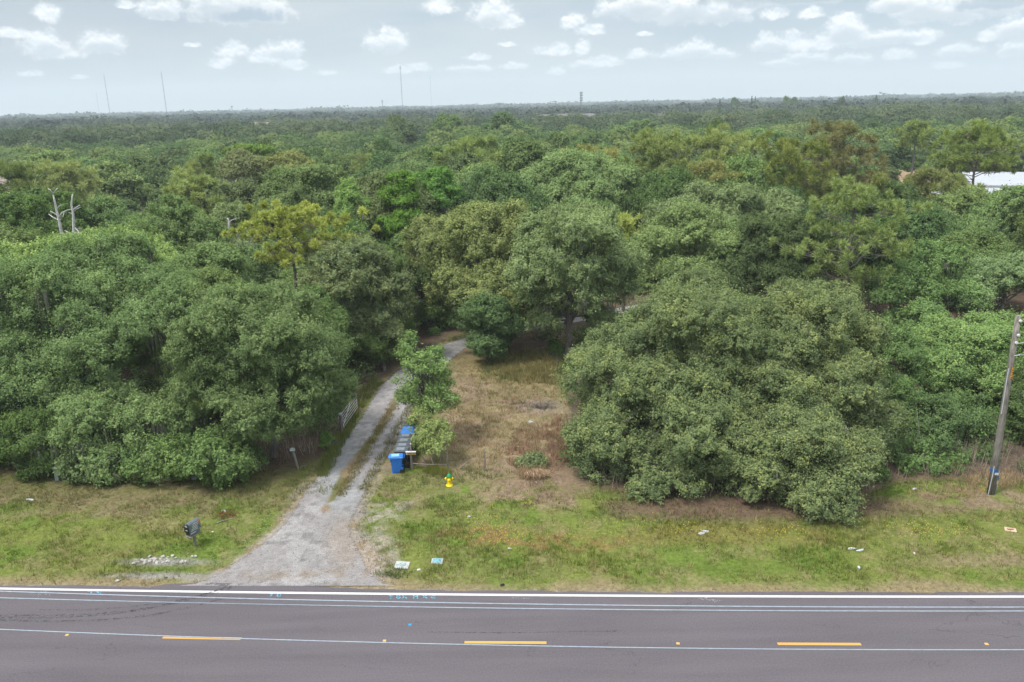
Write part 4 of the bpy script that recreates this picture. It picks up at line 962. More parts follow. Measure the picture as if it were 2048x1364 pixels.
for i_, (px_, d_, w_, y_) in enumerate([(175, 42.2, 50, 912), (320, 42.0, 60, 912), (250, 42.4, 40, 915), (640, 52, 50, 810)]):
    hero(['leafy shrub with grey stems beside the utility pedestal', 'spreading leafy shrub left of the low oak sapling', 'leafy shrub among the palmetto fans', 'low shrub under the wood behind the white gate'][i_],
         ['oak', 'oak_green', 'oak_green', 'oak_green'][i_], (px_, d_), [(px_, y_+12, d_, w_, 44), (px_+w_*.7, y_+24, d_-.3, w_*.6, 26), (px_-w_*.7, y_+22, d_-.3, w_*.6, 28)], 80+i_, leaf=.10, cover=1.7, lobe=.7, trunk_r=.05, fork=.5, twigs=240, tips=.25, nlimb=5, kind='shrub', cat='bush', smin=.03, low=-1)
# second row on the right
hero('broad grey-green oak in the row behind the huge oaks, next to the tall centre one', 'oak', (1370, 74),
     [(1370, 500, 74, 110, 70), (1300, 520, 73, 60, 60), (1440, 520, 73, 70, 60), (1380, 570, 70, 110, 50)], 20, leaf=.13, cover=2.1, lobe=1.2, trunk_r=.26, twigs=700, tips=.3)
hero('dark billowing oak directly behind the huge oak with the hollow', 'oak_dark', (1540, 72),
     [(1530, 500, 73, 100, 72), (1610, 520, 73, 62, 62), (1480, 560, 70, 70, 45), (1590, 570, 69, 80, 45)], 21, leaf=.13, cover=2.2, lobe=1.25, trunk_r=.26, twigs=500, tips=.3)
hero('wide oak with tawny highlights, one row farther than the dark billowing oak', 'oak', (1450, 92),
     [(1440, 430, 92, 110, 45), (1530, 440, 91, 80, 45), (1350, 440, 90, 70, 42), (1470, 470, 88, 110, 40)], 22, leaf=.15, cover=2.1, lobe=1.25, trunk_r=.26, twigs=900, tips=.35)
hero('mossy grey oak with open twiggy crown behind the fresh green tree', 'oak', (1850, 66),
     [(1800, 590, 65, 65, 60), (1860, 540, 68, 70, 62), (1900, 600, 66, 60, 50), (1830, 650, 62, 60, 45), (1870, 690, 60, 50, 40)], 23, leaf=.12, cover=1.7, lobe=1.1, trunk_r=.28, twigs=1600, tips=.2, moss=1200, bark='bark_light', stems=2)
hero('pale feathery oak between the mossy grey oak and the photo edge', 'oak', (1990, 68),
     [(1960, 560, 68, 60, 42), (2030, 560, 68, 62, 55), (1930, 600, 66, 50, 34)], 24, leaf=.12, cover=1.8, lobe=1.0, trunk_r=.2, twigs=700, tips=.4, bark='bark_light')
hero('large rounded oak at the right edge, two rows behind the wooden pole', 'oak_green', (2020, 88),
     [(2010, 450, 88, 90, 62), (2090, 470, 88, 80, 70), (1950, 480, 86, 50, 50)], 25, leaf=.14, cover=2.1, lobe=1.25, trunk_r=.26, twigs=500, tips=.35)
# pines
pine('bright yellow-green pine with a bare lower trunk, standing alone above the oaks', 575, 414, 66, 190, 'pine_bright', 31, crown_frac=.42, tuft=.44, needles=190, ntuft=165, nw=.03, bare=9, droop=.12)
pine('light green open-crowned pine behind the huge spreading oaks', 1712, 362, 66, 205, 'pine', 32, crown_frac=.72, tuft=.5, needles=150, ntuft=190, nw=.024, bare=5)
pine('tall umbrella-topped pine with a dark trunk in front of the white building', 1960, 255, 118, 160, 'pine', 33, crown_frac=.46, tuft=.7, needles=130, ntuft=190, nw=.038, shape='round', bare=6)
pine('rusty-needled tall pine in the row towards the white building', 1680, 244, 112, 155, 'pine_rust', 34, crown_frac=.75, tuft=.75, needles=130, ntuft=200, nw=.038)
pine('broad pine with layered crown at the left of the pine row', 1322, 264, 112, 140, 'pine', 35, crown_frac=.62, tuft=.75, needles=130, ntuft=190, nw=.038)
pine('grey-green full pine between the layered pine and the rusty one', 1590, 276, 104, 160, 'pine', 36, crown_frac=.8, tuft=.75, needles=130, ntuft=200, nw=.038)
pine('flat-topped pine just behind the layered pine', 1440, 262, 122, 150, 'pine', 37, crown_frac=.5, tuft=.8, needles=130, ntuft=170, nw=.038, shape='top')
pine('yellowish small pine between the layered and the full pine', 1420, 318, 104, 90, 'pine_rust', 38, crown_frac=.7, tuft=.7, needles=130, ntuft=120, nw=.038)
pine('slim pine with a long bare trunk against the dark far wood', 1836, 240, 170, 60, 'pine', 39, crown_frac=.4, tuft=.85, needles=45, ntuft=90, nw=.08, bare=8)
pine('low pine with drooping boughs in front of the white building', 1868, 338, 105, 120, 'pine', 40, crown_frac=.7, tuft=.7, needles=130, ntuft=130, nw=.038)
pine('pine with loose boughs screening the left half of the white building', 1905, 350, 108, 90, 'pine', 49, crown_frac=.6, tuft=.7, needles=120, ntuft=100, nw=.038)
pine('glossy dark-green pine top beside the low drooping pine', 1765, 345, 96, 90, 'pine', 41, crown_frac=.8, tuft=.65, needles=130, ntuft=110, nw=.038, shape='cone')
pine('full green pine beyond the two snags', 120, 322, 112, 140, 'pine', 42, crown_frac=.7, tuft=.75, needles=130, ntuft=180, nw=.038)
pine('pine with its crown cut by the left edge, beyond the snags', 15, 322, 108, 110, 'pine', 43, crown_frac=.75, tuft=.75, needles=130, ntuft=160, nw=.038)
pine('pale spreading pine midway between the snags and the yellow pine', 375, 352, 96, 150, 'pine', 44, crown_frac=.6, tuft=.7, needles=130, ntuft=170, nw=.038)
pine('dark conical pine beside the yellowed oak', 412, 303, 135, 75, 'pine', 45, crown_frac=.85, tuft=.8, needles=130, ntuft=120, nw=.038, shape='cone')
pine('small pale pine crown tucked behind the tall centre oak', 1250, 426, 78, 46, 'pine_bright', 46, crown_frac=.35, tuft=.6, needles=60, ntuft=22, nw=.04, bare=1)
pine('bushy pine behind the tawny oak', 930, 270, 128, 110, 'pine', 47, crown_frac=.75, tuft=.8, needles=130, ntuft=150, nw=.038)
pine('yellowish pine showing over the wood above the tall centre oak', 1190, 292, 118, 120, 'pine_rust', 48, crown_frac=.6, tuft=.8, needles=130, ntuft=140, nw=.038)
# other single trees of the middle ground
hero('feathery light-green tree with a white forked stem', 'cypress', (702, 80), [(702, 420, 80, 34, 44), (690, 460, 79, 44, 40), (715, 500, 78, 42, 34), (700, 385, 81, 22, 30)], 51, leaf=.13, cover=1.3, lobe=.8, trunk_r=.16, twigs=500, tips=.2, bark='dead', flat=.4, kind='feathery_tree', fork=4.0, twig_r=.03)
hero('taller feathery dark-based tree right of the white-stemmed one', 'cypress', (806, 84), [(800, 400, 84, 40, 50), (810, 460, 83, 50, 40), (800, 500, 82, 56, 34)], 52, leaf=.13, cover=1.5, lobe=.85, trunk_r=.18, twigs=300, tips=.25, flat=.4, kind='feathery_tree', fork=4.0)
hero('bright feathery tree with white limbs near the tawny oak', 'cypress', (868, 92), [(868, 370, 92, 42, 32), (880, 400, 91, 50, 30)], 53, leaf=.14, cover=1.4, lobe=.85, trunk_r=.18, twigs=300, tips=.35, bark='dead', flat=.5, kind='feathery_tree', fork=5.0, twig_r=.03)
hero('yellowed thin oak with bare forked limbs showing beneath', 'yellowed', (485, 128), [(488, 325, 128, 42, 22), (470, 345, 127, 30, 20), (515, 340, 127, 30, 20)], 54, leaf=.2, cover=1.2, lobe=1.2, trunk_r=.25, twigs=400, tips=.2, bark='dead', fork=5.0, twig_r=.05, nlimb=20)
hero('yellowing round oak right of the thin yellowed one', 'yellowed', (585, 128), [(575, 325, 128, 42, 20), (600, 350, 126, 40, 24)], 55, leaf=.2, cover=2.0, lobe=1.3, trunk_r=.25, twigs=100, tips=.3)
hero('bright lime-green crown peeping behind the yellowed oak', 'bright', (500, 142), [(498, 303, 142, 46, 12)], 56, leaf=.2, cover=2.2, lobe=1.2, trunk_r=.2, twigs=60, tips=.4)
hero('yellow-green bushy tree left of the small grey oak above the bright round oak', 'bright', (278, 68), [(275, 480, 68, 38, 32), (290, 510, 67, 30, 26)], 57, leaf=.13, cover=2.1, lobe=.9, trunk_r=.16, twigs=100, tips=.3)
hero('rounded grey-green oak right behind the moss-hung oak, near the snags', 'oak', (350, 74), [(350, 470, 74, 85, 60), (400, 500, 73, 60, 50), (310, 500, 73, 50, 50)], 58, leaf=.13, cover=2.0, lobe=1.2, trunk_r=.25, twigs=700, tips=.35)
hero('light green spreading tree at the left edge beyond the snags', 'oak_green', (50, 84), [(60, 440, 84, 90, 42), (-20, 460, 84, 80, 50), (110, 470, 83, 60, 34)], 59, leaf=.13, cover=2.0, lobe=1.2, trunk_r=.25, twigs=300, tips=.4)
hero('fresh green crown right of the pair of snags', 'oak_green', (210, 88), [(210, 440, 88, 50, 34), (240, 470, 87, 44, 34)], 60, leaf=.13, cover=2.0, lobe=1.1, trunk_r=.22, twigs=200, tips=.3)
hero('big blue-green oak between the yellow pine and the feathery trees', 'oak', (620, 92), [(620, 385, 92, 85, 52), (560, 420, 90, 55, 45), (660, 430, 88, 50, 50), (640, 360, 94, 60, 30)], 61, leaf=.15, cover=2.0, lobe=1.25, trunk_r=.26, twigs=600, tips=.25)
hero('dense rounded oak in the middle distance above the tawny oak', 'oak', (1160, 108), [(1170, 350, 108, 90, 40), (1110, 370, 106, 60, 36), (1220, 380, 105, 66, 44), (1160, 410, 102, 90, 40)], 62, leaf=.17, cover=2.2, lobe=1.3, trunk_r=.26, twigs=300, tips=.35)
hero('two-stemmed oak standing behind the drive at the bend', 'oak_green', (850, 76), [(850, 560, 76, 48, 60), (820, 520, 77, 40, 46), (870, 620, 73, 36, 36)], 63, leaf=.12, cover=1.9, lobe=1.0, trunk_r=.2, twigs=300, tips=.15, stems=2)

hero('yellowish-green bushy young oak in the gap where the drive bends behind the wood', 'bush', (868, 76), [(868, 640, 76, 34, 26), (840, 655, 75, 24, 18), (895, 650, 75, 20, 16)], 64, leaf=.12, cover=1.6, lobe=.8, trunk_r=.1, fork=1.0, twigs=260, tips=.3, low=-.9)
hero('leafy young oak beyond the drive, seen under the tall grey-green oak', 'oak_green', (1200, 88), [(1200, 590, 88, 60, 26), (1120, 600, 88, 50, 26), (1280, 585, 90, 50, 24)], 65, leaf=.13, cover=1.7, lobe=.9, trunk_r=.1, fork=1.0, twigs=200, tips=.3, low=-.9)
# young trees in the clearing
hero('slender young tree with an open crown beside the wheeled bins', 'sapling', (847, 46.5),
     [(846, 735, 46.5, 38, 46), (820, 704, 46.5, 22, 32), (864, 712, 46.5, 22, 28), (850, 762, 46.3, 50, 40), (856, 788, 46.2, 60, 34), (890, 798, 46.2, 34, 24), (845, 735, 46.0, 44, 34), (818, 792, 46.3, 24, 18), (822, 680, 46.5, 12, 22)], 71,
     leaf=.085, cover=1.15, lobe=.55, trunk_r=.06, billow=0, low=-.9, fork=1.8, twigs=420, tips=.3, ragged=.9, kind='young_tree', smin=.3, nlimb=40, flat=.6)
hero('light green leafy bush behind the post with the small sign', 'bush', (862, 43.0),
     [(858, 866, 43.4, 30, 26), (880, 858, 43.8, 22, 20), (842, 838, 44.2, 22, 20), (892, 880, 43, 20, 14), (862, 892, 42.8, 30, 14), (826, 852, 44.4, 14, 18)], 72,
     leaf=.065, cover=1.2, lobe=.38, trunk_r=.04, fork=.6, twigs=320, tips=.35, ragged=.9, kind='leafy_bush', cat='bush', smin=.25, stems=3, bark='bark_light')
hero('small bright shrub at the drive edge just in front of the gate', 'bright', (653, 45.6), [(653, 882, 45.6, 15, 11)], 73, leaf=.06, cover=2.4, lobe=.3, trunk_r=.03, fork=.2, twigs=40, tips=.2, kind='shrub', cat='bush', smin=.02, nlimb=4)
hero('round low shrub of green blades beside the pale fan of dead grass', 'oak_tip', (1064, 42.3), [(1066, 924, 42.3, 24, 9), (1044, 930, 42.2, 13, 7), (1084, 929, 42.2, 12, 7)], 74, leaf=.07, cover=2.0, lobe=.4, trunk_r=.03, fork=.2, twigs=140, tips=.3, kind='shrub', cat='bush', smin=.02, nlimb=4, bark='bark_light')

# dead snags ---------------------------------------------------------------
def snag(label, base, d, top, segs, seed, tr=.15):
    p = at(base[0], 500, d); b = np.array([p[0], p[1], 0]); mb = MB(); rng = np.random.default_rng(seed)
    T = [at(x, y, d)-b for x, y in top]; T = [np.array([T[0][0], T[0][1], 0])]+T
    mb.tube(T, list(np.linspace(tr, .05, len(T))), 8)
    for s in segs:
        P = [at(x, y, d+rng.uniform(-.6, .6)*(i > 0))-b for i, (x, y) in enumerate(s)]
        mb.tube(P, list(np.linspace(.06, .025, len(P))), 6)
    t = empty('dead_tree', b); tag(t, label, 'dead tree')
    mb.build('trunk', M['dead'], t, smooth=True)
snag('bleached snag whose broken top forks like a Y', (119, 0), 70, [(120, 450), (118, 440), (113, 420), (109, 400), (106, 388)],
     [[(106, 388), (101, 380), (96, 377)], [(106, 388), (112, 380), (115, 376)], [(118, 436), (124, 425), (135, 420), (143, 419)], [(116, 432), (108, 426), (100, 422)], [(117, 440), (105, 434), (97, 428)], [(114, 417), (118, 412), (123, 409)], [(121, 440), (126, 434), (128, 425)]], 3)
snag('bleached snag with a thin wavy top and drooping bare arms', (148, 0), 69, [(148, 485), (148, 470), (147, 440), (146, 425), (143, 410), (144, 398), (145, 389)],
     [[(146, 420), (152, 415), (160, 410)], [(146, 424), (153, 418), (162, 414)], [(148, 470), (138, 466), (130, 461), (125, 468)], [(149, 455), (157, 463), (164, 478), (168, 484)], [(148, 468), (160, 465), (172, 464), (176, 473)], [(146, 484), (132, 480), (117, 476)], [(147, 427), (140, 426), (137, 425)], [(148, 441), (152, 441)], [(148, 458), (158, 457), (165, 456)]], 4, tr=.16)
snag('broken white stump top poking up beside the yellow pine', (458, 0), 78, [(458, 450), (457, 440), (455, 436)], [[(458, 446), (462, 441), (474, 436)]], 5, tr=.16)

# ---------------------------------------------------------------- filler woods
def oak_variant(mat, seed, leaf, cover, R_=5.2, H_=10.5, lobe=1.4, twigs=250, tips=.3):
    rng = np.random.default_rng(seed); ells = []
    ells.append(((0, 0, H_*.58), (R_*.72, R_*.72, H_*.40)))
    for i in range(6):
        a = i*1.05+rng.uniform(-.4, .4); d = R_*rng.uniform(.42, .62); rr = R_*rng.uniform(.42, .6)
        ells.append(((math.cos(a)*d, math.sin(a)*d, H_*rng.uniform(.36, .66)), (rr, rr, H_*rng.uniform(.2, .3))))
    cm, info = crown('crown', ells, M[mat], rng, leaf, cover, lobe, .8, -.25, tips, .45, twigs=twigs, twig_r=.03)
    wm = wood('trunk', .21, (0.1, 0.1, 2.6), None, M['bark'], rng, 12, twigs, info=info, twig_r=.03)
    return cm, wm
VAR_NEAR = [('oak', 'rounded grey-green oak', oak_variant('oak', 101, .125, 1.9)), ('oak_green', 'fresh green oak', oak_variant('oak_green', 102, .125, 1.9)),
            ('oak_dark', 'dark dense oak', oak_variant('oak_dark', 103, .125, 2.0)), ('oak', 'rounded grey-green oak', oak_variant('oak', 104, .125, 1.7, 5.8, 9.5, twigs=500)),
            ('oak_pale', 'pale-leaved oak', oak_variant('oak_pale', 105, .125, 1.8, 4.8, 10.5))]
VAR_FAR = [('oak', 'rounded grey-green oak', oak_variant('oak', 111, .21, 2.0, twigs=60)), ('oak_green', 'fresh green oak', oak_variant('oak_green', 112, .21, 2.0, twigs=60)),
           ('oak_dark', 'dark dense oak', oak_variant('oak_dark', 113, .21, 2.0, twigs=60)), ('oak', 'rounded grey-green oak', oak_variant('oak', 114, .21, 1.9, 5.8, 9.5, twigs=60)),
           ('oak_pale', 'pale-leaved oak', oak_variant('oak_pale', 115, .21, 1.8, 4.6, 10.0, twigs=60))]
PV = [pine_meshes(M['pine'], np.random.default_rng(120+i), h=13, r=4.0, crown_frac=cf, tuft=.8, needles=110, ntuft=120, nw=.03, shape=sh_) for i, (cf, sh_) in enumerate([(.6, 'round'), (.75, 'cone')])]

PROTECT = [(1065, 648, 74), (1115, 640, 78), (1240, 620, 86), (1180, 630, 80), (860, 640, 74), (900, 640, 72), (1030, 600, 68), (570, 580, 64), (560, 550, 64), (106, 470, 69), (148, 480, 68), (118, 440, 69), (458, 440, 77), (575, 520, 64), (540, 470, 65), (620, 480, 65), (1712, 470, 64), (1650, 440, 65), (1770, 450, 65), (1960, 350, 116), (1900, 310, 116), (2010, 320, 116),
           (1680, 350, 110), (1640, 320, 110), (1730, 330, 110), (1322, 340, 110), (1370, 310, 110), (1280, 320, 110), (1590, 350, 102), (1540, 330, 102), (1640, 350, 102), (1440, 300, 120), (1490, 300, 120), (1836, 320, 168), (1420, 350, 103),
           (1868, 375, 103), (1920, 372, 103), (1765, 380, 95), (120, 370, 110), (70, 365, 110), (170, 365, 110), (15, 380, 106), (375, 395, 95), (320, 390, 95), (430, 395, 95), (412, 350, 133), (930, 310, 126), (1190, 330, 116),
           (2000, 366, 140), (2040, 368, 140), (1840, 362, 130), (1790, 358, 130), (2, 330, 160), (485, 360, 125), (585, 365, 124), (702, 480, 77), (806, 500, 80), (868, 410, 90), (702, 400, 78), (800, 380, 81),
           (620, 420, 88), (560, 430, 88), (1160, 400, 102), (1220, 400, 102), (960, 480, 66), (880, 520, 66), (1040, 500, 66), (1150, 520, 60), (1210, 530, 60), (700, 570, 60), (640, 570, 60), (760, 600, 60), (1370, 500, 70), (1300, 510, 70),
           (1530, 520, 69), (1610, 520, 69), (1450, 440, 88), (1530, 440, 88), (350, 460, 70), (420, 470, 70), (275, 490, 66), (60, 440, 72), (2010, 450, 84), (1960, 550, 64), (2030, 550, 64), (1850, 540, 62), (60, 540, 58), (200, 530, 58), (320, 550, 58), (430, 545, 55)]
def allowed_top(x, y, r):
    "tallest a tree may be here without hiding the single trees behind it"
    d = y; s_ = FPX/d; hmax = 99.0
    for (pu, pv, pd) in PROTECT:
        if d >= pd-1: continue
        u_, _ = proj(np.array([x]), np.array([y]), 8.0)
        if abs(u_[0]-pu) < r*s_*.95: hmax = min(hmax, at(pu, pv, d)[2])
    return hmax
BUILD_PTS = [(30, 150, 22)]
wbc = at(2040, 380, 165)          # white building
HSE = []
def wedge(d0, d1, amin=-.66, amax=.66):
    pass
def in_clear(x, y, r):
    u, v = proj(np.array([x]), np.array([y])); u, v = float(u[0]), float(v[0])
    d, w_ = seg_dist(np.array([x]), np.array([y]), DC, DW)
    if d[0]-w_[0] < 2.2: return True
    f = float(np.interp(u, FRONT[:, 0], FRONT[:, 1]))
    # crown must not reach over the front edge
    u2, v2 = proj(np.array([x]), np.array([y-r*0.95])); f2 = float(np.interp(float(u2[0]), FRONT[:, 0], FRONT[:, 1]))
    return v > f-2 or v2[0] > f2+2 or y < 40
rngF = np.random.default_rng(77)
pts = []
def scatter(n, d0, d1, spacing, amax=.70, tries=60000):
    out = []
    for _ in range(tries):
        if len(out) >= n: break
        a = rngF.uniform(-amax, amax); d = math.sqrt(rngF.uniform(d0*d0, d1*d1)); x, y = d*math.sin(a), d*math.cos(a)
        if any((x-p[0])**2+(y-p[1])**2 < (spacing*(.6+.4*p[2]/5))**2 for p in pts): continue
        if any((x-h[0])**2+(y-h[1])**2 < (h[2]*.85+spacing*.32)**2 for h in HEROES): continue
        if in_clear(x, y, 4.2): continue
        # room for the building site on the right and the roofs on the left
        if 124 < d < 200 and a > .42: continue
        if -.62 < a < -.515 and 150 < d < 215: continue
        pts.append((x, y, 5.0)); out.append((x, y, d, a))
    return out
near = scatter(110, 47, 110, 7.6)
far = scatter(170, 110, 215, 9.6)
SIDE = [(-.70, -.42, 'beyond the two snags'), (-.42, -.2, 'behind the yellow pine'), (-.2, .02, 'behind the feathery trees'), (.02, .2, 'behind the tall centre oak'), (.2, .40, 'around the pine row'), (.40, .71, 'towards the white building')]
def top_limit(x, y):
    "wood gets no taller than the skyline the place shows there"
    d = math.hypot(x, y); a = math.atan2(x, y)
    lim = np.interp(a, [-.66, -.5, -.35, -.2, 0, .2, .4, .66], [290, 282, 268, 248, 236, 238, 240, 232])
    return CAM_H
for (lst, VAR, band) in ((near, VAR_NEAR, 'close by'), (far, VAR_FAR, 'deep in the wood')):
    for (x, y, d, a) in lst:
        side = next(s for s in SIDE if s[0] <= a < s[1])[2] if a > -.70 else SIDE[0][2]
        n_ = float(vnoise(np.array([x]), np.array([y]), 45., 71, 2)[0]); j = rngF.random()
        sc_ = rngF.uniform(.74, 1.2)*(0.95+.3*(n_-.5)); zs = sc_*rngF.uniform(.9, 1.12)*(1.04+.5*(n_-.5))
        if -.35 < a < .30 and d > 120: zs *= 1.12
        if a < -.45 and d > 120: zs *= .9
        rz = rngF.uniform(0, 6.28)
        hm = allowed_top(x, y, 5.0*sc_)
        if y < 62 and a > .3: continue
        if d < 78: sc_ *= .8; zs *= .72
        if zs*10.6 > hm:
            f_ = hm/(zs*10.6)
            if f_ < .42: continue
            zs *= f_; sc_ *= max(f_, .75)
        if j < .12 and d > 118:
            k = rngF.integers(0, 2); cm, wm = PV[k]
            tree('pine_tree', (x, y, 0), cm, wm, f'green pine {band}, {side}', 'pines of the wood', rz, (sc_, sc_, zs))
        else:
            k = int(np.searchsorted(np.cumsum([.24, .15, .32, .19, .10]), rngF.random())); k = min(k, 4)
            if d < 100 and -.13 < a < .45: k = 2 if rngF.random() < .7 else k
            mt_, nm, (cm, wm) = VAR[k]
            tree('oak_tree', (x, y, 0), cm, wm, f'{nm} {band}, {side}', 'oaks of the wood', rz, (sc_, sc_, zs))

# the rest of the wood and the far woods, read as one mass -------------------
def far_woods():
    rng = np.random.default_rng(9)
    def mass(name, d0, d1, n, leafs, leaf, R_, H_, amax, label, cols, skip=None, big=None):
        r = np.sqrt(rng.uniform(d0*d0, d1*d1, n)); a = rng.uniform(-amax, amax, n); x, y = r*np.sin(a), r*np.cos(a)
        if skip is not None:
            ok = ~skip(r, a); x, y, r, a = x[ok], y[ok], r[ok], a[ok]
        n = len(x); nz = vnoise(x, y, 120., 5, 3)
        Rr = R_*rng.uniform(.7, 1.3, n); Hh = H_*rng.uniform(.62, 1.12, n)*(0.72+.56*nz)
        # lobes per crown
        nlb = 11; k = np.repeat(np.arange(n), nlb)
        d = unit(rng.normal(size=(len(k), 3))+np.array([0, -.25, .5])); d[:, 2] = np.abs(d[:, 2])
        lc = np.stack([x[k], y[k], Hh[k]*.55], 1) + d*np.stack([Rr[k]*.62, Rr[k]*.62, Hh[k]*.33], 1); lr = Rr[k]*rng.uniform(.3, .5, len(k))
        per = max(1, leafs//nlb); j = np.repeat(np.arange(len(k)), per)
        e = unit(rng.normal(size=(len(j), 3))+np.array([0, -.35, .6])+.6*d[j])
        p = lc[j]+e*(lr[j]*rng.uniform(.8, 1.1, len(j)))[:, None]*np.array([1, 1, .8])
        tone_tree = rng.random(n)
        tone = np.clip(.42+.9*(tone_tree[k][j]-.5)+rng.normal(0, .08, len(k))[j]+rng.normal(0, .07, len(j)), 0, 1)
        v = tris(p, e+.3*rng.normal(size=p.shape), leaf*rng.uniform(.7, 1.3, len(p)), rng, .75)
        me = np_mesh(name, v, np.arange(len(v)).reshape(-1, 3), M[cols], face_attr=tone)
        tag(link(name, me), label, 'woods', kind='stuff')
        return x, y, Hh
    gap = lambda r, a: ((a > .45) & (r < 212) & (r > 120)) | ((a > -.62) & (a < -.515) & (r < 215)) | ((r > 470) & (r < 620) & (vnoise(r*np.sin(a), r*np.cos(a), 60., 8, 2) > .56))
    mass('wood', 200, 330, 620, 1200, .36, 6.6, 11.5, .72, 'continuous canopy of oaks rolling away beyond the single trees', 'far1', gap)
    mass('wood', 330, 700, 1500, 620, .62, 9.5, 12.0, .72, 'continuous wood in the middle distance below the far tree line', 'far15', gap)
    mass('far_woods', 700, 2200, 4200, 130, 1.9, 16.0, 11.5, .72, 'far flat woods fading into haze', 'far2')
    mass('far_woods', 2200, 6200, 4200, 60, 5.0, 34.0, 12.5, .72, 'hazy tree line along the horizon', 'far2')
    # dark understorey sheet so that no bare soil shines through
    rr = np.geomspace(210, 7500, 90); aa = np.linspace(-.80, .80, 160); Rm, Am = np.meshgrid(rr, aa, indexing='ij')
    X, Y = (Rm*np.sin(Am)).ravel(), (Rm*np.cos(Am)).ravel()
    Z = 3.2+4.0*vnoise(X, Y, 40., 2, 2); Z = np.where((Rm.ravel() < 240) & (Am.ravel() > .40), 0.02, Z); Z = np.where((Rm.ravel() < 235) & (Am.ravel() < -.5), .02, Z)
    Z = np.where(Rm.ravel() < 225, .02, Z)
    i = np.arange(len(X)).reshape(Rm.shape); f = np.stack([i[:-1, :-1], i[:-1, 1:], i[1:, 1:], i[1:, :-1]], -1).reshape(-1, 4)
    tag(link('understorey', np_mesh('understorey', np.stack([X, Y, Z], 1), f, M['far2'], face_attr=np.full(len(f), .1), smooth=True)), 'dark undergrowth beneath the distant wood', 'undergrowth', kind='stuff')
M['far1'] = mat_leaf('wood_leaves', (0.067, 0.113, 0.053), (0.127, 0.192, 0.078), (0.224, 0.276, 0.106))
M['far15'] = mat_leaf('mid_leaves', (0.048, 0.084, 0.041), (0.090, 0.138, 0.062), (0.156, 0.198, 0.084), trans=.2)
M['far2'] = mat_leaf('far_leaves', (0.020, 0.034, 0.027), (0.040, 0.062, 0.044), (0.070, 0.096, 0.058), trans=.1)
far_woods()

# undergrowth along the edge of the wood --------------------------------------
def undergrowth():
    rng = np.random.default_rng(15); C_ = []; R_ = []
    n = 0
    while n < 560:
        a = rng.uniform(-.72, .72); d = rng.uniform(39, 84); x, y = d*math.sin(a), d*math.cos(a)
        u, v = proj(np.array([x]), np.array([y])); f = float(np.interp(float(u[0]), FRONT[:, 0], FRONT[:, 1]))
        dd, dw = seg_dist(np.array([x]), np.array([y]), DC, DW)
        if v[0] > f-10 or dd[0]-dw[0] < 1.4: continue
        if 1230 < u[0] < 1780 and v[0] > 975: continue
        edge = sstep(np.array([f-v[0]]), 10, 60)[0]
        r = rng.uniform(.35, .8)*(1+.6*edge)
        C_.append((x, y, r*.5)); R_.append(r); n += 1
    C_, R_ = np.array(C_), np.array(R_); per = 260; j = np.repeat(np.arange(n), per)
    e = unit(rng.normal(size=(len(j), 3))+np.array([0, 0, .3])); p = C_[j]+e*(R_[j]*rng.uniform(.5, 1.1, len(j)))[:, None]*np.array([1.2, 1.2, 1.0]); p[:, 2] = np.abs(p[:, 2])
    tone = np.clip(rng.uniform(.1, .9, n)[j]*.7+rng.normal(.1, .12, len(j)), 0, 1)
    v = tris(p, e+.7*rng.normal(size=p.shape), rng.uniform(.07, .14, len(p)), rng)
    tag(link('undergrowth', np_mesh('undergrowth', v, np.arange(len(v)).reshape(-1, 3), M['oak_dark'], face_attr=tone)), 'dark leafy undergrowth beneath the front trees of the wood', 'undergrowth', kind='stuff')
    # dry brush: thin grey-brown stalks
    P = []
    for _ in range(2600):
        a = rng.uniform(-.7, .7); d = rng.uniform(39.5, 62); x, y = d*math.sin(a), d*math.cos(a)
        P.append((x, y))
    P = np.array(P); u, v = proj(P[:, 0], P[:, 1]); f = np.interp(u, FRONT[:, 0], FRONT[:, 1]); dd, dw = seg_dist(P[:, 0], P[:, 1], DC, DW)
    ok = (v < f-1) & (v > f-90) & (dd-dw > 1); P = P[ok]
    col = np.array([[.21, .17, .14]])*rng.uniform(.5, 1.5, (len(P), 1))
    tag(link('dry_brush', blades('dry_brush', P[:, 0], P[:, 1], col, rng.uniform(.5, 1.8, len(P)), rng, per=7, spread=.45, wd=.018, lean=.5)), 'dry brown brush and stalks at the edge of the wood', 'brush', kind='stuff')
undergrowth()
# palmetto fans at the edge of the wood on the left
def palmetto(px_, py_, s, label, seed):
    rng = np.random.default_rng(seed); g_ = ground(px_, py_); V = []
    for i in range(9):
        a = rng.uniform(0, 6.28); el_ = rng.uniform(.3, 1.2); c0 = np.array([math.cos(a)*math.cos(el_), math.sin(a)*math.cos(el_), math.sin(el_)])*s*rng.uniform(.6, 1.0)
        u_ = unit(c0[None])[0]; sd = unit(np.cross(u_, [0, 0, 1])[None])[0]; up = np.cross(sd, u_)
        for k in range(15):
            w_ = (k-7)*.19; dirv = u_*math.cos(w_)+sd*math.sin(w_); L = s*.55; tip = c0+dirv*L+np.array([0, 0, -.08*s])
            w2 = np.cross(dirv, up)*.02
            V += [c0, c0+dirv*L*.6+w2, tip]
        V += [np.zeros(3)+sd*.012, np.zeros(3)-sd*.012, c0]
    V = np.array(V); V[:, 2] = np.maximum(V[:, 2], .01)
    o = link('palmetto', np_mesh('palmetto', V, np.arange(len(V)).reshape(-1, 3), M['palmetto'], face_attr=rng.uniform(0, 1, len(V)//3))); o.location = (g_[0], g_[1], 0)
    tag(o, label, 'palmetto', 'palmetto fans along the foot of the left wood')
for i, (a, b, s) in enumerate([(215, 968, .8), (262, 972, 1.0), (300, 968, .9), (338, 972, .8), (232, 955, .9), (372, 960, .8), (160, 962, .7), (285, 955, 1.0), (350, 955, .7)]):
    palmetto(a, b, s, 'half-dry palmetto fan at the foot of the left wood', 200+i)

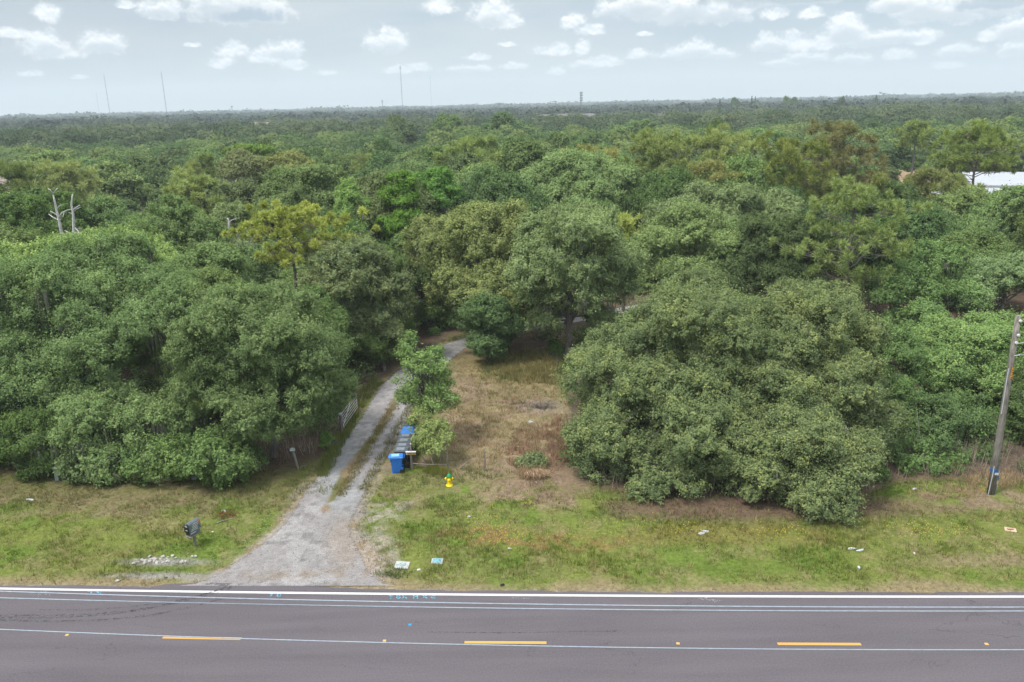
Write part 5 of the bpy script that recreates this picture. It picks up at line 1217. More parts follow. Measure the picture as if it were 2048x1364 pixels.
print('LEAVES', NLEAF)
# ================================================================== OBJECTS
P_ = dict(
    blue=mat_simple('blue_plastic', (0.022, 0.14, 0.47), .42, namt=.10), blue_lid=mat_simple('blue_lid_plastic', (0.035, 0.19, 0.56), .4, namt=.10), blue_dark=mat_simple('dark_blue_plastic', (0.015, 0.07, 0.24), .45),
    black=mat_simple('black_plastic', (0.016, 0.018, 0.022), .45), lidpan=mat_simple('lid_panel_painted_sheen', (0.17, 0.20, 0.225), .6, namt=.2), black_lid=mat_simple('black_lid_painted_sheen', (0.085, 0.10, 0.12), .5, namt=.25), rubber=mat_simple('rubber', (0.012, 0.012, 0.012), .7),  # black lids and their panels lightened grey-blue: reflections painted into the colour
    pale=mat_simple('pale_lid_panel', (0.22, 0.42, 0.68), .6), yellow=mat_simple('hydrant_yellow', (0.85, 0.60, 0.01), .4, namt=.08), green=mat_simple('hydrant_green', (0.012, 0.20, 0.065), .4),
    wood=mat_bark('weathered_wood', (0.20, 0.18, 0.155)), pole=mat_bark('pole_wood', (0.20, 0.185, 0.165)), galv=mat_simple('galvanised_steel', (0.55, 0.56, 0.57), .4, .6, spec=.5), cable=mat_simple('cable_sheath', (0.27, 0.31, 0.37), .5),
    mail=mat_simple('mailbox_grey', (0.10, 0.125, 0.135), .5, namt=.2), mail_dark=mat_simple('mailbox_black', (0.015, 0.016, 0.018), .4), white=mat_simple('white_plastic', (0.52, 0.53, 0.52), .5), tan=mat_simple('sign_board_tan', (0.50, 0.33, 0.12), .7),
    red=mat_simple('signal_flag_orange', (0.70, 0.10, 0.02), .5), conc=mat_simple('pale_concrete', (0.38, 0.38, 0.37), .9, nscale=14, namt=.25), skyb=mat_simple('sky_blue_paint', (0.15, 0.36, 0.43), .8, nscale=12, namt=.2),
    stone=mat_simple('white_rubble', (0.36, 0.345, 0.32), .9, nscale=9, namt=.2, bump=.4), card=mat_simple('cardboard', (0.45, 0.33, 0.24), .8), bag=mat_simple('white_litter', (0.42, 0.46, 0.50), .6), ink=mat_simple('dark_ink', (0.03, 0.03, 0.03), .8),
    orange=mat_simple('orange_tag', (0.70, 0.28, 0.02), .6), blue_tape=mat_simple('blue_band', (0.03, 0.12, 0.30), .6), pvc=mat_simple('grey_conduit', (0.46, 0.49, 0.52), .5), gate=mat_simple('gate_paint', (0.38, 0.38, 0.37), .5), pedestal=mat_simple('pedestal_green_grey', (0.27, 0.33, 0.30), .6),
    roof=mat_simple('far_roof_shingle', (0.16, 0.14, 0.14), .9, nscale=1.5), roof2=mat_simple('tan_roof_shingle', (0.24, 0.20, 0.18), .9, nscale=1.5), wallw=mat_simple('pale_stucco', (0.45, 0.44, 0.42), .8, nscale=1.0, namt=.06), wallm=mat_simple('white_metal_siding', (0.33, 0.35, 0.375), .6, nscale=.6, namt=.05),
    win=mat_simple('dark_window_glass', (0.03, 0.04, 0.05), .2, spec=.6), mast=mat_simple('mast_steel', (0.10, 0.12, 0.15), .6), mast_red=mat_simple('mast_red', (0.28, 0.10, 0.09), .6), sandm=mat_simple('orange_sand', (0.28, 0.20, 0.13), .95, nscale=.5, namt=.2), stick=mat_simple('white_stick', (0.66, 0.66, 0.64), .6),
    amber=mat_simple('amber_marker', (0.72, 0.30, 0.05), .4), bluem=mat_simple('blue_marker', (0.02, 0.24, 0.48), .4))

def place(px_, py_, z=0.0): g_ = ground(px_, py_, z); return (float(g_[0]), float(g_[1]), float(z))

# wheeled bins, fronts to the drive, side by side ------------------------
def make_bin(loc, rz, body, lid, label, group=None, kind='wheeled_bin', s=1.0, panel=None):
    t = empty(kind, loc, rz); t.scale = (s, s, s); tag(t, label, 'bin', group)
    mb = MB()            # local: front towards -x, handle and wheels towards +x
    mb.box((0.0, 0, .50), (.66, .56, .94), bev=.05, taper=.80)
    mb.box((-.02, 0, .955), (.76, .60, .07), bev=.02)                # rim
    mb.box((-.345, 0, .80), (.03, .40, .16), bev=.012)
    mb.box((-.20, 0, .03), (.24, .44, .06), bev=.015)
    for y in (-.24, .24): mb.box((.30, y, .22), (.10, .05, .30), bev=.015)
    mb.build('body', body, t)
    mb = MB()            # domed lid with raised panel and hinge handle
    mb.box((-.02, 0, 1.012), (.80, .59, .045), bev=.018, tilt=Matrix.Rotation(R(1.5), 4, 'Y'))
    mb.box((-.06, 0, 1.045), (.56, .46, .035), bev=.014)
    mb.box((.26, -.12, 1.045), (.16, .14, .03), bev=.01); mb.box((.26, .12, 1.045), (.16, .14, .03), bev=.01)
    mb.box((-.43, 0, 1.0), (.05, .26, .03), bev=.01)
    ld = mb.build('lid', lid, t)
    if panel is not None: MB().box((-.06, .0, 1.066), (.44, .36, .008), bev=.003).build('lid_panel', panel, ld)
    MB().tube([(.36, -.27, .96), (.45, -.27, 1.0), (.45, .27, 1.0), (.36, .27, .96)], .016, 8).build('handle', body, t)
    for y in (-.27, .27):
        w_ = MB().lathe([(.05, -.03), (.13, -.03), (.145, -.015), (.145, .015), (.13, .03), (.05, .03)], (.30, y, .145), 20, axis=(0, 1, 0)).build('wheel', P_['rubber'], t)
        MB().lathe([(.02, -.034), (.055, -.034), (.055, .034), (.02, .034)], (.30, y, .145), 12, axis=(0, 1, 0)).build('hub', P_['black'], w_)
    MB().tube([(.30, -.3, .145), (.30, .3, .145)], .012, 6).build('axle', P_['galv'], t)
    return t
b0 = np.array(place(790, 946)); bdir = np.array(place(812, 884)) - b0; bdir /= np.linalg.norm(bdir)
brz = math.atan2(bdir[1], bdir[0]) - math.pi/2 + .03
specs = [('blue', 'blue_lid', 'pale', 'bright blue wheeled bin at the road end of the row'), ('black', 'black_lid', 'lidpan', 'black wheeled bin touching the blue one at the road end'),
         ('black', 'black_lid', 'lidpan', 'black wheeled bin, second of the four black ones from the road'), ('black', 'black_lid', 'lidpan', 'black wheeled bin, third of the four black ones from the road'),
         ('black', 'black_lid', 'lidpan', 'black wheeled bin touching the blue pair at the far end'), ('blue', 'blue_lid', None, 'bright blue wheeled bin next to the last black one'),
         ('blue', 'blue_lid', None, 'blue wheeled bin between the bright blue and the dark blue bins'), ('blue_dark', 'blue_dark', None, 'dark blue wheeled bin at the far end of the row, half under the young tree')]
for i, (a, b, c, lb) in enumerate(specs):
    d_ = .12 + i*.665 + (.12 if i else 0)
    p = b0 + bdir*d_
    p = p + np.array([bdir[1], -bdir[0], 0])*((0.10 if 1 <= i <= 4 else 0)+(.08 if i > 4 else 0))
    make_bin((p[0]+(.12 if i == 0 else .22), p[1], 0.0), brz+(.06, -.02, .01, -.03, .02, .03, -.02, .04)[i], P_[a], P_[b], lb, 'wheeled bins beside the drive', s=(1.0, 1.04, 1.02, 1.03, 1.04, 1.0, .98, .96)[i], panel=P_[c] if c else None)

# hydrant -----------------------------------------------------------------
hl = place(899, 971); t = empty('fire_hydrant', hl); tag(t, 'yellow fire hydrant with a green bonnet in the verge grass', 'hydrant')
MB().lathe([(.20, 0), (.20, .035), (.13, .05), (.105, .09), (.10, .30), (.105, .44), (.13, .47), (.13, .52), (.11, .53)], sides=24).build('barrel', P_['yellow'], t, True)
for k in range(8): 
    a = k*math.pi/4
bm_ = MB()
for k in range(8): bm_.lathe([(.014, 0), (.014, .022)], (.165*math.cos(k*math.pi/4), .165*math.sin(k*math.pi/4), .035), 6)
bm_.build('flange_bolts', P_['yellow'], t)
MB().lathe([(.165, .53), (.165, .555), (.13, .60), (.10, .665), (.05, .70), (.035, .705), (.035, .755), (.03, .76)], sides=24).build('bonnet', P_['green'], t, True)
for s_ in (-1, 1):
    n_ = MB().lathe([(.06, .06), (.06, .15), (.075, .15), (.08, .165), (.08, .205), (.06, .215), (.03, .22), (.025, .25)], (0, 0, .42), 14, axis=(s_, 0, 0.02)).build('side_outlet', P_['yellow'], t, True)
MB().lathe([(.075, .05), (.075, .14), (.095, .145), (.095, .19), (.07, .205), (.03, .21), (.028, .24)], (0, 0, .40), 16, axis=(0, -1, 0)).build('front_outlet', P_['yellow'], t, True)

# mailbox cluster on its post ---------------------------------------------
ml = place(391, 1091); t = empty('mailbox', ml, R(-28)); tag(t, 'grey arched mailbox with a black door, stacked over a newspaper box on a short post', 'mailbox')
MB().box((0, .0, .34), (.10, .10, .70), bev=.008).box((0, -.02, .66), (.12, .62, .05), bev=.008).build('post', P_['wood'], t)
def arch(w_, h_, y0, y1, z0, n=12):
    pr = [(-w_/2, z0)]+[(-w_/2*math.cos(a), z0+h_-w_/2+w_/2*math.sin(a)) for a in np.linspace(0, math.pi, n)]+[(w_/2, z0)]
    k = len(pr); vs = [(x, y0, z) for x, z in pr]+[(x, y1, z) for x, z in pr]
    fs = [tuple(range(k-1, -1, -1)), tuple(range(k, 2*k))]+[(i, (i+1) % k, k+(i+1) % k, k+i) for i in range(k)]
    fs = [tuple(reversed(f)) if y1 < y0 else f for f in fs]
    return vs, fs
m_ = MB(); m_.add(*arch(.30, .46, -.34, .34, .88)); sh_ = m_.build('mailbox_shell', P_['mail'], t)
m_ = MB(); m_.add(*arch(.32, .475, -.365, -.345, .872)); dr = m_.build('door', P_['mail_dark'], t)
MB().box((0, -.375, 1.30), (.10, .02, .03), bev=.005).build('handle', P_['galv'], dr)
MB().box((0, -.371, 1.20), (.17, .006, .035)).box((0, -.371, .99), (.13, .006, .03)).build('door_label', P_['white'], dr)
MB().box((.0, -.02, .775), (.31, .60, .19), bev=.02).build('newspaper_box', P_['mail'], t)
MB().box((0, -.325, .79), (.25, .012, .10)).build('opening', P_['mail_dark'], t)
m_ = MB()
for i in range(5):                                  # rows of number plates on the side, too small to read
    z = .92+i*.075
    m_.box((.154, -.05+.03*i, z), (.006, .40-.05*(i % 3), .026))
m_.box((.158, -.12, .80), (.006, .30, .03)); m_.build('number_plates', P_['white'], t)
MB().box((.162, .27, 1.13), (.008, .035, .16)).box((.166, .25, 1.22), (.008, .09, .06)).build('signal_flag', P_['red'], t)
MB().box((.0, -.02, .64), (.36, .70, .04), bev=.01).box((-.0, -.30, .585), (.30, .04, .05), bev=.008).box((0, .25, .585), (.30, .04, .05), bev=.008).build('shelf', P_['wood'], t)

# tall wooden pole ----------------------------------------------------------
pb = np.array(place(1981, 988)); pd = pb[1]; tp_ = at(2037, 631, pd)
t = empty('utility_pole', pb); tag(t, 'tall leaning grey wooden pole with conduits and a blue band in the verge', 'utility pole')
tpl = tp_-pb; U = lambda f, dx=0, dy=0: tuple(tpl*f+np.array([dx, dy, 0]))
MB().tube([tuple(-tpl*.03), U(.25), U(.5), U(.75), U(1)], [.185, .175, .16, .145, .13], 16).build('shaft', P_['pole'], t, True)
MB().tube([U(.005, -.19, -.12), U(.06, -.17, -.13), U(.12, -.14, -.15), U(.17, -.13, -.15)], .022, 8).build('conduit', P_['pvc'], t)
MB().tube([U(.47, -.15, -.10), U(.6, -.14, -.09), U(.72, -.13, -.08)], .022, 8).build('conduit', P_['pvc'], t)
MB().tube([U(.135), U(.155)], [.192, .192], 16).build('band', P_['blue_tape'], t)
MB().box(U(.128, .03, -.185), (.18, .02, .12)).build('notice', P_['white'], t)
MB().box(U(.10, .2, -.05), (.12, .14, .30), bev=.02).tube([U(.0, .17, -.08), U(.06, .2, -.05)], .03, 8).build('meter_box', mat_simple('slate_blue_box', (.10, .16, .22), .5), t)
tg = MB().box(U(.70, .02, -.165), (.085, .012, .62)).build('number_tag', P_['orange'], t)
m_ = MB()
for i in range(5): m_.box(U(.70+(i-2)*.0135, .02, -.173), (.05, .004, .03)).box(U(.70+(i-2)*.0135+.004, .035, -.173), (.012, .004, .05))
m_.build('digits', P_['ink'], tg)
for f, dx in ((.975, .04), (.86, -.0), (.90, .05)):
    MB().lathe([(.05, -.05), (.08, -.02), (.08, .02), (.05, .05)], U(f, dx, -.16), 12, axis=(0, -1, 0.1)).build('insulator', P_['white'], t)
MB().tube([U(.855, 0, -.14), U(.86, .42, -.14)], .02, 6).tube([U(.79, 0, -.13), U(.795, .30, -.13)], .02, 6).build('bracket', P_['galv'], t)
def wire(name, label, pts, r, cat='cable', group=None):
    mb = MB(); mb.tube(pts, r, 6); o = mb.build(name, P_['cable'], None); tag(o, label, cat, group); return o
def sag(a, b, s, n=16): return [tuple(np.array(a)*(1-q)+np.array(b)*q-np.array([0, 0, s*4*q*(1-q)])) for q in np.linspace(0, 1, n)]
top1 = tuple(pb+np.array(U(.975, .06, -.2))); top2 = tuple(pb+np.array(U(.797, .30, -.13)))
wire('drop_wire', 'thin wire leaving the head of the wooden pole to the right', sag(top1, (pb[0]+38, pb[1]-3, 7.2), .7), .012)
wire('drop_wire', 'thin wire leaving the wooden pole below its orange tag, to the right', sag(top2, (pb[0]+36, pb[1]-8, 6.4), .6), .012)

# overhead lines along the near side of the road ------------------------------
def overhead(label, pix, h, r):
    P = np.array([ground(a, b, h) for a, b in pix]); co_ = np.polyfit(P[:, 0], P[:, 1], 2)
    x0, x1 = P[0, 0], P[-1, 0]; xs_ = np.linspace(x0-22, x1+22, 60)
    yy = np.polyval(np.polyfit(P[:, 0], P[:, 1], 1), xs_)*0 + np.polyval(co_, xs_)
    zz = h + 0.0006*(xs_-xs_.mean())**2*0
    wire('overhead_line', label, list(zip(xs_, yy, xs_*0+h)), r, 'cable', 'overhead lines above the road')
overhead('pale overhead cable nearest the white edge line', [(0, 1183), (512, 1197), (1024, 1208), (1536, 1214), (2048, 1214)], 8.6, .016)
overhead('pale overhead cable just below its twin, over the far lane', [(0, 1196), (512, 1208), (1024, 1217), (1536, 1222), (2048, 1222)], 8.4, .016)
overhead('single pale overhead cable crossing the yellow centre dashes', [(0, 1258), (330, 1273), (650, 1283), (1024, 1290), (1536, 1298), (2048, 1300)], 8.0, .014)

# road studs ------------------------------------------------------------------
for i, (a, b, mt_, lb) in enumerate([(134, 1270, 'amber', 'amber road stud left of the first yellow dash'), (769, 1281.5, 'amber', 'amber road stud between the first and the middle yellow dash'), (1356, 1287, 'amber', 'amber road stud between the middle and the right yellow dash'),
                        (1973, 1288, 'amber', 'amber road stud right of the last yellow dash'), (820, 1249.5, 'bluem', 'small blue road stud in the far lane')]):
    g_ = place(a, b, .004); t = empty('road_stud', g_); tag(t, lb, 'road stud', 'studs along the road')
    MB().box((0, 0, .009), (.11, .10, .016), bev=.006, taper=1.35).build('base', P_['tan'] if mt_ == 'amber' else P_[mt_], t); MB().box((0, -.047, .013), (.085, .016, .012)).build('reflector', P_[mt_], t)

# pipe gate and posts -----------------------------------------------------------
ga, gb = np.array(place(686, 864)), np.array(place(715, 822)); gv = gb-ga; gl = np.linalg.norm(gv); gaz = math.atan2(gv[1], gv[0])
t = empty('pipe_gate', ga, gaz); tag(t, 'white metal pipe gate swung open along the drive edge', 'gate')
m_ = MB()
for i in range(6): m_.tube([(.12, 0, .25+i*.20), (gl, 0, .25+i*.20)], .017, 8)
m_.build('rails', P_['gate'], t)
m_ = MB(); 
for x_ in (.12, gl): m_.tube([(x_, 0, .22), (x_, 0, 1.28)], .026, 8)
m_.build('end_stiles', P_['gate'], t); MB().tube([(.12, .0, .3), (gl*.55, .0, 1.2)], .016, 6).build('brace', P_['galv'], t)
t = empty('gate_post', place(684, 866)); tag(t, 'stout weathered post with green-grey caps holding the white pipe gate', 'post')
MB().tube([(0, 0, -.1), (0, 0, 1.25)], [.12, .11], 12).build('shaft', P_['wood'], t); MB().lathe([(.13, 1.25), (.13, 1.33), (.05, 1.40)], sides=12).build('cap', P_['pedestal'], t)
MB().tube([(-.35, -.1, 0), (-.06, 0, .8)], .04, 8).build('strut', P_['wood'], t); MB().box((-.12, -.02, 1.05), (.10, .12, .16), bev=.02).build('latch_box', P_['galv'], t)
t = empty('wooden_post', place(597, 938)); tag(t, 'leaning grey post topped by a small pale box, left of the drive', 'post')
MB().tube([(0, 0, -.1), (-.22, .05, 1.15)], [.075, .07], 10).build('shaft', P_['wood'], t); MB().box((-.25, .05, 1.2), (.30, .20, .09), bev=.02, rz=.3).box((-.25, .05, 1.29), (.2, .12, .07), bev=.02, rz=.3).build('box', P_['pvc'], t)
for px_, py_, h_, lb in ((629, 912, .9, 'thin dark stake near the drive, right of the leaning grey post'), (614, 908, .5, 'short pale stake beside the thin dark one')):
    o = MB().tube([(0, 0, -.05), (-.04, 0, h_*.6), (-.05, .0, h_)], [.032, .03, .026], 8).build('stake', P_['wood'], None); o.location = place(px_, py_); tag(o, lb, 'stake')
# post with small sign beside the bins
sl = place(824, 938); t = empty('sign_post', sl); tag(t, 'grey post carrying a small tan address board with a white top edge, beside the bins', 'sign')
MB().tube([(0, 0, -.1), (0, 0, 1.1), (0, .01, 1.55)], [.075, .07, .05], 12).build('shaft', P_['wood'], t)
bd = MB().box((0, -.09, 1.02), (.56, .03, .17), bev=.006).build('board', P_['tan'], t); MB().box((.0, -.085, 1.125), (.60, .16, .03), bev=.006).build('cap_rail', P_['white'], t)
MB().box((-.24, -.108, 1.02), (.08, .004, .15)).build('white_end', P_['white'], bd)
m_ = MB(); rr_ = random.Random(4)
for i in range(9):
    if i in (5,): continue
    x_ = -.15+i*.043
    for q in range(3): m_.box((x_+rr_.uniform(-.01, .01), -.107, 1.02+rr_.uniform(-.03, .03)), (.022, .004, .010) if q % 2 else (.008, .004, .06))
m_.build('worn_lettering', P_['ink'], bd)
MB().lathe([(.03, 1.55), (.035, 1.60), (.0, 1.64)], sides=8).build('finial', P_['white'], t)
t2 = place(897, 940)
o = MB().tube([(0, 0, -.1), (-.03, 0, .7), (-.04, .0, 1.12)], [.045, .042, .038], 10).build('fence_post', P_['wood'], None); o.location = t2; tag(o, 'thin grey fence post directly behind the hydrant', 'post', 'old fence posts in the clearing')
o = MB().tube([(0, 0, -.1), (.02, 0, .7), (.0, .0, 1.2)], [.04, .036, .034], 10).build('fence_post', P_['wood'], None); o.location = place(970, 942); tag(o, 'thin dark fence post standing alone in the clearing', 'post', 'old fence posts in the clearing')
sa, sb_ = np.array(sl)+np.array([.08, -.02, 0]), np.array(t2)
o = MB().tube([tuple(sa+np.array([0, 0, .36])), tuple((sa+sb_)/2+np.array([0, 0, .30])), tuple(sb_+np.array([0, 0, .34]))], [.035, .03, .03], 8).build('fence_rail', P_['wood'], None); tag(o, 'low wooden rail between the sign post and the fence post behind the hydrant', 'rail')
o = MB().tube([place(868, 934), tuple(np.array(place(866, 930))+np.array([-.1, .1, .42]))], .018, 6).build('white_stick', P_['stick'], None); tag(o, 'white stick leaning on the low rail under the bush', 'stick')
# pedestal at the left wood edge
t = empty('utility_pedestal', place(116, 960)); tag(t, 'grey-green utility pedestal under the trees at the left', 'pedestal')
MB().box((0, 0, .38), (.22, .20, .78), bev=.02).build('body', P_['pedestal'], t); MB().box((0, 0, .80), (.25, .23, .09), bev=.03).build('cap', P_['pvc'], t)

# concrete valve covers ---------------------------------------------------------
def poly_slab(name, pix, h, mat, label, cat, paint=None, circle=None):
    P = [np.array(place(a, b)) for a, b in pix]; c = sum(P)/len(P); t = empty(name, c); tag(t, label, cat, 'pale slabs set in the verge')
    loc = [p-c for p in P]; a_ = sum(loc[i][0]*loc[(i+1) % 4][1]-loc[(i+1) % 4][0]*loc[i][1] for i in range(4))
    if a_ < 0: loc = loc[::-1]
    vs = [(p[0], p[1], -.05) for p in loc]+[(p[0], p[1], h) for p in loc]+[(p[0]*.93, p[1]*.93, h+.02) for p in loc]
    fs = [(3, 2, 1, 0), (8, 9, 10, 11)]+[(i, (i+1) % 4, 4+(i+1) % 4, 4+i) for i in range(4)]+[(4+i, 4+(i+1) % 4, 8+(i+1) % 4, 8+i) for i in range(4)]
    mb = MB(); mb.add(vs, fs); mb.build('slab', mat, t)
    if paint:
        mb = MB(); mb.add([(p[0]*paint, p[1]*paint, h+.024) for p in loc]+[(p[0]*paint, p[1]*paint, h+.03) for p in loc], [(3, 2, 1, 0), (4, 5, 6, 7), (0, 1, 5, 4), (1, 2, 6, 5), (2, 3, 7, 6), (3, 0, 4, 7)]); mb.build('lid', P_['skyb'], t)
    if circle:
        MB().tube([(circle*math.cos(q), circle*.8*math.sin(q), h+.024) for q in np.linspace(0, 6.28, 20)], .018, 6).tube([(-circle*1.8, 0, h+.024), (-circle, 0, h+.024)], .014, 6).tube([(-.08, 0, h+.024), (.08, 0, h+.024)], .014, 6).build('painted_ring', P_['skyb'], t)
poly_slab('valve_cover', [(788, 1138), (816, 1139), (821, 1126), (793, 1124)], .05, P_['conc'], 'pale concrete slab with a faint blue ring, nearer the drive mouth', 'slab', circle=.15)
poly_slab('valve_cover', [(862, 1128), (885, 1130), (887, 1119), (864, 1119)], .06, P_['conc'], 'pale slab with a sky-blue painted lid in the verge', 'slab', paint=.78)

# rubble, sticks and litter --------------------------------------------------------
def rock(name, loc, s, mat, seed, label=None, cat='stone', group=None, flat=.55):
    rng = np.random.default_rng(seed); V, F = [], []
    n, k = 5, 7
    for i in range(1, n):
        th = math.pi*i/n
        for j in range(k):
            ph = 2*math.pi*j/k; r = s*(1+rng.uniform(-.28, .22)); V.append((r*math.sin(th)*math.cos(ph), r*math.sin(th)*math.sin(ph)*.8, r*math.cos(th)*flat))
    V = [(0, 0, s*flat*.9)]+V+[(0, 0, -s*flat*.9)]
    for j in range(k): F.append((0, 1+j, 1+(j+1) % k)); F.append((len(V)-1, 1+(n-2)*k+(j+1) % k, 1+(n-2)*k+j))
    for i in range(n-2):
        for j in range(k): F.append((1+i*k+j, 1+(i+1)*k+j, 1+(i+1)*k+(j+1) % k, 1+i*k+(j+1) % k))
    mb = MB(); mb.add(V, F); o = mb.build(name, mat, None); o.location = (loc[0], loc[1], loc[2]+s*flat*.3); o.rotation_euler = (0, 0, rng.uniform(0, 6)); tag(o, label, cat, group); return o
rng = np.random.default_rng(3); stones = []
for i in range(34):
    q = rng.normal(size=2); stones.append((315+q[0]*15, 1121+q[1]*3.6, rng.uniform(.04, .12)))
lab = 'white broken lump in the rubble heap left of the mailbox foot'
for i, (a, b, s) in enumerate(stones): rock('rubble_stone', place(a, b), s, P_['stone'], 300+i, lab, 'stone', 'white rubble lumps in the heap')
for i, (a, b, s, lb) in enumerate([(268, 1127, .13, 'flat white lump at the left end of the rubble'), (364, 1125, .12, 'long white lump at the right end of the rubble'), (372, 1123, .10, 'white lump touching the long one right of the rubble'), (352, 1116, .07, 'small white lump above the right end of the rubble'),
                       (384, 1113, .09, 'white lump below the mailbox'), (391, 1113, .10, 'right one of the white lumps below the mailbox'), (376, 1107, .05, 'tiny white lump between mailbox and rubble'), (236, 1162, .11, 'pale lump beside the edge line left of the apron'),
                       (270, 1105, .04, 'tiny white chip in grass above the rubble')]): rock('stone', place(a, b), s, P_['stone'], 400+i, lb)
for i, (a, b, s, sh_, mk, lb, nm) in enumerate([
        (60, 1000, .20, (1.5, .5, .25), 'bag', 'white crumpled bottle lying in the brown thatch at the far left', 'plastic_bottle'), (389, 958, .16, (1, 1, 1.2), 'bag', 'pale crumpled bag at the foot of the left wood', 'plastic_bag'),
        (1403, 1067, .17, (1.4, .7, .3), 'stone', 'flat cream scrap in the verge before the huge oaks', 'litter_scrap'), (1411, 1063, .14, (1.4, .6, .3), 'bag', 'bluish scrap next to the flat cream one', 'litter_scrap'),
        (1704, 1098.5, .12, (1.6, .6, .6), 'white', 'white can in the verge', 'litter_can'), (1721, 1101, .14, (1.7, .5, .3), 'bag', 'grey strip of litter right of the white can', 'litter_scrap'), (1829, 1107, .10, (.5, 1.5, .4), 'white', 'upright white scrap farther right of the can', 'litter_scrap'),
        (1718, 1136, .11, (.6, 1.3, .6), 'bag', 'pale bottle in the lower verge below the can', 'plastic_bottle'), (1829, 979, .13, (1.2, .7, .5), 'bag', 'pale cup near the wood edge left of the wooden pole', 'litter_cup'),
        (448, 1022, .10, (1.4, .7, .4), 'white', 'white scrap behind the brown branch heap', 'litter_scrap'), (425, 1064, .06, (1, 1, .5), 'white', 'tiny white scrap right of the mailbox', 'litter_scrap'), (838, 1141, .09, (1.2, .8, .7), 'white', 'white scrap between the two pale slabs', 'litter_scrap'),
        (1019, 1097, .07, (1.5, .6, .4), 'white', 'white scrap in the rusty grass', 'litter_scrap'), (938, 1034, .09, (1, .8, .6), 'bag', 'pale scrap in the grass below the hydrant', 'litter_scrap'), (1005, 1171, .12, (1, .7, .6), 'ink', 'dark lump by the edge line', 'litter_scrap'),
        (1062, 845, .16, (1.2, .8, .5), 'bag', 'pale lump lying in the tan clearing', 'litter_scrap'), (332, 1156, .07, (1.2, .8, .4), 'ink', 'dark scrap in the drive mouth', 'litter_scrap'), (1072, 965, .07, (1, .8, .5), 'white', 'white scrap at the foot of the dead grass fan', 'litter_scrap')]):
    o = rock(nm, place(a, b), s, P_[mk], 500+i, lb, 'litter', None, 1.0); o.scale = sh_; o.location[2] = s*sh_[2]*.4; o.rotation_euler[2] = .3*(i % 3-1)
# torn cardboard on the right verge
g_ = place(2020, 1062); t = empty('cardboard_piece', g_, .1); t.rotation_euler = (0, 0, -.25); tag(t, 'torn pale cardboard piece in the verge at the right', 'cardboard')
m_ = MB(); m_.add([(-.26, -.12, .03), (.24, -.16, .03), (.27, .12, .05), (-.22, .17, .06), (-.26, -.12, .07), (.24, -.16, .06), (.27, .12, .10), (-.22, .17, .11)], [(3, 2, 1, 0), (4, 5, 6, 7), (0, 1, 5, 4), (1, 2, 6, 5), (2, 3, 7, 6), (3, 0, 4, 7)]); m_.build('sheet', P_['card'], t)
MB().box((.0, .0, .12), (.26, .10, .03), rz=.2).build('fold', mat_simple('brown_card', (.34, .22, .15), .9), t)
# branches lying about
def branch(label, a, b, r, seed, grp=None):
    rng = np.random.default_rng(seed); A_, B_ = np.array(place(*a)), np.array(place(*b)); p = limb_pts(A_+[0, 0, r], B_+[0, 0, r*1.4], rng, 6, .0, .05); p[:, 2] = np.maximum(p[:, 2], r)
    mb = MB(); mb.tube(p, list(np.linspace(r, r*.5, 6)), 6)
    for q in (2, 3): mb.tube([p[q], p[q]+np.array([rng.normal(0, .2), rng.normal(0, .2), .08])], [r*.5, r*.2], 5)
    o = mb.build('fallen_branch', M['bark_light'], None); tag(o, label, 'branch', grp); return o
branch('pale bare branch beside the brown leaf heap right of the mailbox', (433, 1048), (468, 1037), .03, 1)
branch('long thin twig lying in the left verge', (185, 1040), (216, 1022), .012, 2)
branch('dark fallen branch at the back of the clearing below the tall oak', (1075, 698), (1128, 692), .05, 3)
branch('second fallen branch at the back of the clearing, nearer the trunk', (1098, 706), (1126, 700), .04, 4)
branch('orange-brown stick near the leaning grey post', (601, 936), (616, 928), .03, 5)
rng = np.random.default_rng(8); hp = np.array(place(452, 1031)); n = 420
c_ = hp+np.column_stack([rng.normal(0, .32, n), rng.normal(0, .26, n), rng.uniform(.01, .14, n)]); v = tris(c_, rng.normal(size=(n, 3))+[0, 0, .6], rng.uniform(.03, .10, n), rng, .25)
tag(link('leaf_heap', np_mesh('leaf_heap', v, np.arange(len(v)).reshape(-1, 3), M['grass'], point_color=np.repeat(np.array([[.20, .09, .055]])*rng.uniform(.5, 1.6, (n, 1)), 3, 0))), 'heap of reddish-brown dead leaves right of the mailbox', 'leaf heap', kind='stuff')
def dead_fan(label, a, b, n, c, h, seed):
    rng = np.random.default_rng(seed); g_ = place(a, b); V = []
    for i in range(n):
        an = rng.uniform(-.4, 3.5); L = h*rng.uniform(.5, 1.2); o_ = np.array([rng.normal(0, .25), rng.normal(0, .12), 0]); e_ = o_+np.array([math.cos(an)*L, -abs(math.sin(an))*L*.5, L*rng.uniform(.25, .7)]); m1 = o_*.5+e_*.5+[0, 0, L*.25]
        V += [o_+[.02, 0, 0], o_-[.02, 0, 0], m1, m1+[0, .0, -.02], m1+[.025, 0, 0], e_-[0, 0, L*.2]]
    V = np.array(V); V[:, 2] = np.maximum(V[:, 2], .01)
    o = link('dead_grass_clump', np_mesh('dead_grass_clump', V, np.arange(len(V)).reshape(-1, 3), M['grass'], point_color=np.repeat(np.array([c])*rng.uniform(.6, 1.4, (len(V)//3, 1)), 3, 0))); o.location = g_; tag(o, label, 'grass clump')
dead_fan('pale fan of dead grass at the foot of the low round shrub', 1064, 955, 260, (.50, .36, .24), 1.0, 1)
dead_fan('grey heap of dead stalks in the middle of the clearing', 1082, 815, 200, (.28, .24, .21), .7, 2)

